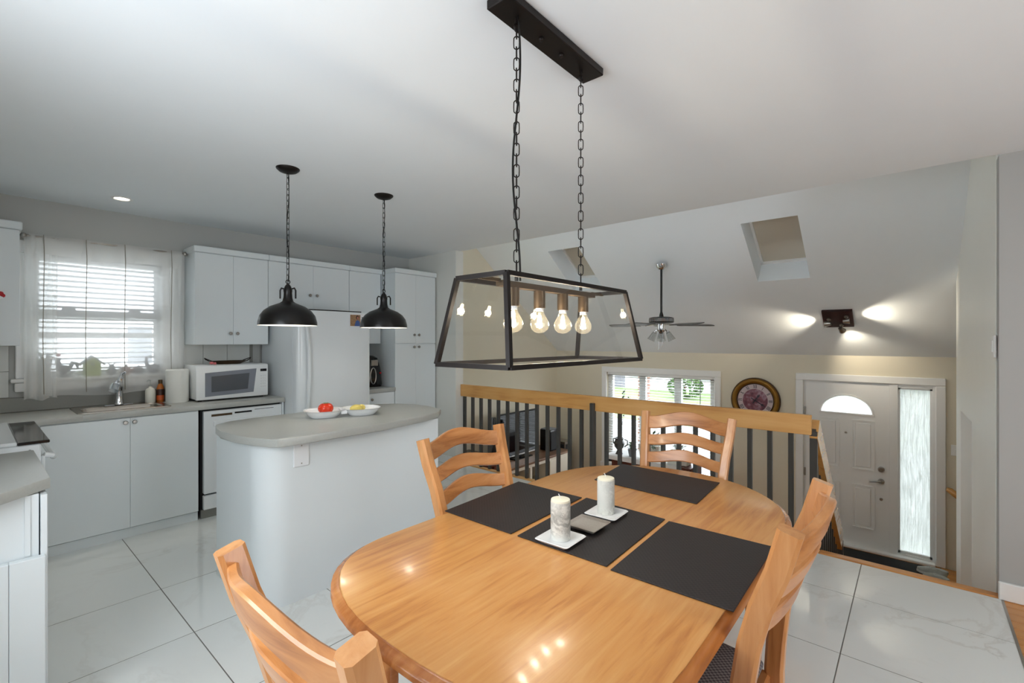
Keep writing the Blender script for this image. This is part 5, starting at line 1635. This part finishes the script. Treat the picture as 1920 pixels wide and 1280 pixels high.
def sneaker(cx, cy, rot, label):
    o = thing('sneaker', label, 'shoe', (cx, cy, ZL + 0.014), 'grey sneakers on the doormat')
    m4 = Matrix.Translation((cx, cy, ZL + 0.0145)) @ Matrix.Rotation(rot, 4, 'Z')
    foot = [(0.135, 0.0), (0.125, 0.03), (0.09, 0.045), (0.03, 0.042), (-0.04, 0.034), (-0.1, 0.036), (-0.135, 0.02), (-0.14, 0), (-0.135, -0.02), (-0.1, -0.036), (-0.04, -0.034), (0.03, -0.042), (0.09, -0.045), (0.125, -0.03)]
    part('sole', MB().prism(foot, 0, 0.028, 0.004).xf(m4), 'sole', o)
    rings_ = []
    for f_, z_ in ((0.98, 0.026), (0.97, 0.045), (0.86, 0.065), (0.7, 0.085)):
        rings_.append([(x_ * f_ - (0.03 if z_ > 0.06 else 0.0) - (0.02 if z_ > 0.08 else 0), y_ * f_, z_ + (0.02 if x_ < 0 and z_ > 0.06 else 0)) for x_, y_ in foot])
    part('upper', loops(rings_).xf(m4), 'sneaker', o, True, 60)
    lm = MB()
    for k in range(4):
        lm.tube([(0.0 + 0.02 * k, -0.02, 0.088 - 0.008 * k), (0.005 + 0.02 * k, 0, 0.096 - 0.008 * k), (0.0 + 0.02 * k, 0.02, 0.088 - 0.008 * k)], 0.003, 5)
    part('laces', lm.xf(m4), 'sole', o)


sneaker(6.83, -0.14, R(60), 'grey sneaker at the right end of the doormat, nearer the door')
sneaker(6.66, -0.17, R(40), 'grey sneaker at the right end of the doormat, nearer the stairs')

# TV corner
cn = thing('media_console', 'long cream media console with a brown top along the living room wall', 'console', (5.85, 4.72, ZL))
part('top', MB().box(5.0, 6.68, 4.42, 5.05, -0.42, -0.385, 0.006), 'console_top', cn)
part('body', MB().box(5.04, 6.64, 5.0, 5.04, ZL + 0.06, -0.42).box(5.04, 5.09, 4.45, 5.04, ZL + 0.06, -0.42).box(6.59, 6.64, 4.45, 5.04, ZL + 0.06, -0.42)
     .box(5.6, 5.65, 4.45, 5.04, ZL + 0.06, -0.42).box(6.05, 6.1, 4.45, 5.04, ZL + 0.06, -0.42).box(5.04, 6.64, 4.45, 5.04, ZL + 0.02, ZL + 0.1).box(5.04, 6.64, 4.44, 4.48, -0.47, -0.42), 'console', cn, False)
part('cabinet_door', MB().box(6.1, 6.59, 4.44, 4.46, ZL + 0.1, -0.47, 0.004), 'console', cn)
part('shelf', MB().box(5.09, 6.05, 4.48, 5.0, -0.78, -0.75), 'console', cn, False)
for x_ in (5.08, 6.6):
    for y_ in (4.49, 5.0):
        part('foot', MB().box(x_ - 0.03, x_ + 0.03, y_ - 0.03, y_ + 0.03, ZL, ZL + 0.02), 'console', cn, False)
tv = thing('television', 'flat black television on the console, behind the balusters', 'television', (5.72, 4.76, -0.385))
part('bezel', MB().box(5.22, 6.21, 4.75, 4.8, -0.335, 0.34, 0.006), 'rubber', tv)
part('screen', MB().box(5.235, 6.195, 4.747, 4.751, -0.315, 0.325), 'screen', tv, False)
part('bottom_trim', MB().box(5.22, 6.21, 4.742, 4.752, -0.338, -0.322), 'nickel', tv, False)
part('stand_neck', MB().box(5.66, 5.78, 4.77, 4.8, -0.38, -0.33), 'rubber', tv, False)
part('stand_base', MB().box(5.5, 5.94, 4.66, 4.9, -0.385, -0.372, 0.004), 'gloss_black', tv)


def speaker(x0, x1, y0, y1, z0, z1, label):
    o = thing('speaker', label, 'speaker', ((x0 + x1) / 2, (y0 + y1) / 2, z0), 'black loudspeakers in the living room')
    part('cabinet', MB().box(x0, x1, y0, y1, z0, z1, 0.012, 2), 'black', o)
    part('grille', MB().box(x0 + 0.01, x1 - 0.01, y0 - 0.008, y0 + 0.002, z0 + 0.02, z1 - 0.03, 0.006), 'rubber', o)
    part('top_cap', MB().box(x0 + 0.01, x1 - 0.01, y0 + 0.01, y1 - 0.01, z1 - 0.002, z1 + 0.012, 0.005), 'orn_grey', o)


speaker(6.33, 6.55, 4.6, 4.82, -0.385, -0.03, 'black shelf speaker on the console right of the television')
sp2 = thing('floor_speaker', 'silver and black floor speaker standing right of the console', 'speaker', (6.86, 4.72, ZL))
part('cabinet', MB().box(6.76, 6.97, 4.6, 4.9, ZL, -0.29, 0.008), 'nickel', sp2)
part('grille', MB().box(6.745, 6.765, 4.62, 4.88, ZL + 0.05, -0.34, 0.006), 'rubber', sp2)
part('cone', MB().lathe([(0, 0.01), (0.05, 0.0), (0.075, -0.008), (0.085, 0.002)], 18, (6.745, 4.75, -0.52), 'X'), 'bronze_in', sp2)
part('front', MB().box(6.78, 6.95, 4.592, 4.602, ZL + 0.05, -0.34), 'rubber', sp2, False)
ts = thing('tower_speaker', 'slim black tower speaker left of the television behind the balusters', 'speaker', (4.93, 4.6, ZL))
part('column', MB().box(4.9, 4.97, 4.57, 4.65, ZL + 0.03, 0.36, 0.008), 'black', ts)
part('base', MB().box(4.84, 5.0 - 0.005, 4.5, 4.72, ZL, ZL + 0.03, 0.008), 'black', ts)
au = thing('audio_rack', 'low dark audio rack with blue-lit glass behind the chair and balusters', 'rack', (4.62, 4.7, ZL))
part('frame', MB().box(4.36, 4.8, 4.42, 4.98, -0.28, -0.25).box(4.36, 4.4, 4.42, 4.98, ZL, -0.28).box(4.76, 4.8, 4.42, 4.98, ZL, -0.28).box(4.4, 4.76, 4.42, 4.98, -0.6, -0.58), 'darkwood', au, False)
part('receiver', MB().box(4.41, 4.75, 4.45, 4.95, -0.579, -0.42, 0.006), 'gloss_black', au)
part('turntable', MB().box(4.4, 4.78, 4.46, 4.94, -0.249, -0.12, 0.01), 'gloss_black', au)

# plant chest before the front window
pcx = thing('plant_chest', 'dark reddish wood chest under the front window', 'chest', (6.75, 2.95, ZL))
part('body', MB().box(6.5, 7.0, 2.36, 3.56, ZL + 0.05, -0.34, 0.008), 'darkwood', pcx)
part('lid', MB().box(6.47, 7.03, 2.33, 3.59, -0.34, -0.3, 0.008), 'darkwood', pcx)
for y_ in (2.42, 3.5):
    for x_ in (6.54, 6.96):
        part('foot', MB().box(x_ - 0.03, x_ + 0.03, y_ - 0.03, y_ + 0.03, ZL, ZL + 0.05), 'darkwood', pcx, False)
clh = obj('lace_runner', MB().box(6.46, 7.0, 2.5, 3.64, -0.299, -0.295).box(6.455, 6.46, 2.5, 3.64, -0.36, -0.295).box(6.46, 7.0, 3.64, 3.645, -0.36, -0.295), 'cloth', (6.73, 3.0, -0.3), False)
tag(clh, 'white lace runner draped on the dark chest', 'runner')
PZ = -0.2945


def leafy(n_, spread, h0, h1, lw, seed, c):
    random.seed(seed)
    mb = MB()
    for k in range(n_):
        a = random.uniform(0, 2 * PI)
        el = random.uniform(0.2, 1.4)
        L = random.uniform(h0, h1)
        d = Vector((math.cos(a) * math.cos(el) * spread, math.sin(a) * math.cos(el) * spread, math.sin(el))).normalized()
        s_ = d.cross(Vector((0, 0, 1)))
        s_ = s_.normalized() if s_.length > 1e-3 else Vector((1, 0, 0))
        p0 = Vector(c)
        p1 = p0 + d * L * 0.55
        p2 = p0 + d * L + Vector((0, 0, -0.25 * L))
        mid = p1 + Vector((0, 0, 0.0))
        mb.tube([p0, p1], 0.0025, 4)
        mb.add([p1, mid + s_ * lw + (p2 - p1) * 0.45, p2, mid - s_ * lw + (p2 - p1) * 0.45], [(0, 1, 2, 3)])
    return mb


ur = thing('scroll_urn', 'dark scroll-handled urn with trailing stems at the left end of the chest', 'urn', (6.62, 3.49, PZ))
part('urn', MB().lathe([(0, 0), (0.06, 0), (0.04, 0.03), (0.03, 0.06), (0.07, 0.11), (0.085, 0.17), (0.06, 0.22), (0.075, 0.25), (0.06, 0.25), (0.045, 0.22), (0, 0.2)], 18, (6.62, 3.49, PZ)), 'urn', ur)
for s_ in (-1, 1):
    part('handle', MB().tube([(6.62, 3.47 + s_ * 0.07, PZ + 0.12), (6.62, 3.47 + s_ * 0.12, PZ + 0.16), (6.62, 3.47 + s_ * 0.12, PZ + 0.22), (6.62, 3.47 + s_ * 0.07, PZ + 0.235)], 0.009, 6), 'urn', ur)
stq = MB()
random.seed(5)
for k in range(5):
    x1, y1 = random.uniform(-0.12, 0.05), random.uniform(-0.25, 0.0)
    h_ = random.uniform(0.6, 0.82)
    stq.tube([(6.62, 3.49, PZ + 0.21), (6.62 + x1 * 0.4, 3.47 + y1 * 0.4, PZ + 0.21 + h_ * 0.6), (6.62 + x1, 3.47 + y1, PZ + 0.21 + h_)], [0.003, 0.0025, 0.0015], 5)
    for q in range(5):
        z_ = h_ * (0.55 + 0.1 * q)
        stq.sphere((6.62 + x1 * (0.4 + 0.12 * q), 3.47 + y1 * (0.4 + 0.12 * q) + 0.012, PZ + 0.21 + z_), 0.012, 6, 4)
part('stems', stq, 'urn', ur)
pp = thing('potted_plant', 'small leafy green plant in a grey pot beside the urn', 'plant', (6.6, 3.265, PZ))
part('pot', MB().lathe([(0, 0), (0.045, 0), (0.065, 0.11), (0.058, 0.11), (0.04, 0.09), (0, 0.09)], 16, (6.6, 3.265, PZ)), 'orn_grey', pp)
part('foliage', leafy(40, 0.8, 0.08, 0.17, 0.022, 11, (6.6, 3.265, PZ + 0.1)), 'leaf2', pp, False)
for (yc, lab, seed, n_) in ((2.98, 'square cream planter with an upright green plant on the chest', 21, 46), (2.56, 'low cream planter with a trailing green plant at the right end of the chest', 22, 40)):
    pq = thing('planter', lab, 'planter', (6.66, yc, PZ))
    h_ = 0.22 if yc > 2.7 else 0.16
    part('pot', loops([ring(6.56, 6.76, yc - 0.14, yc + 0.14, 0.02, PZ), ring(6.54, 6.78, yc - 0.165, yc + 0.165, 0.02, PZ + h_), ring(6.55, 6.77, yc - 0.155, yc + 0.155, 0.02, PZ + h_), ring(6.56, 6.76, yc - 0.145, yc + 0.145, 0.02, PZ + h_ - 0.03)]), 'planter', pq)
    part('foliage', leafy(n_, 1.0 if yc > 2.7 else 2.0, 0.15, 0.36 if yc > 2.7 else 0.24, 0.02, seed, (6.64, yc, PZ + h_ - 0.03)), 'leaf', pq, False)
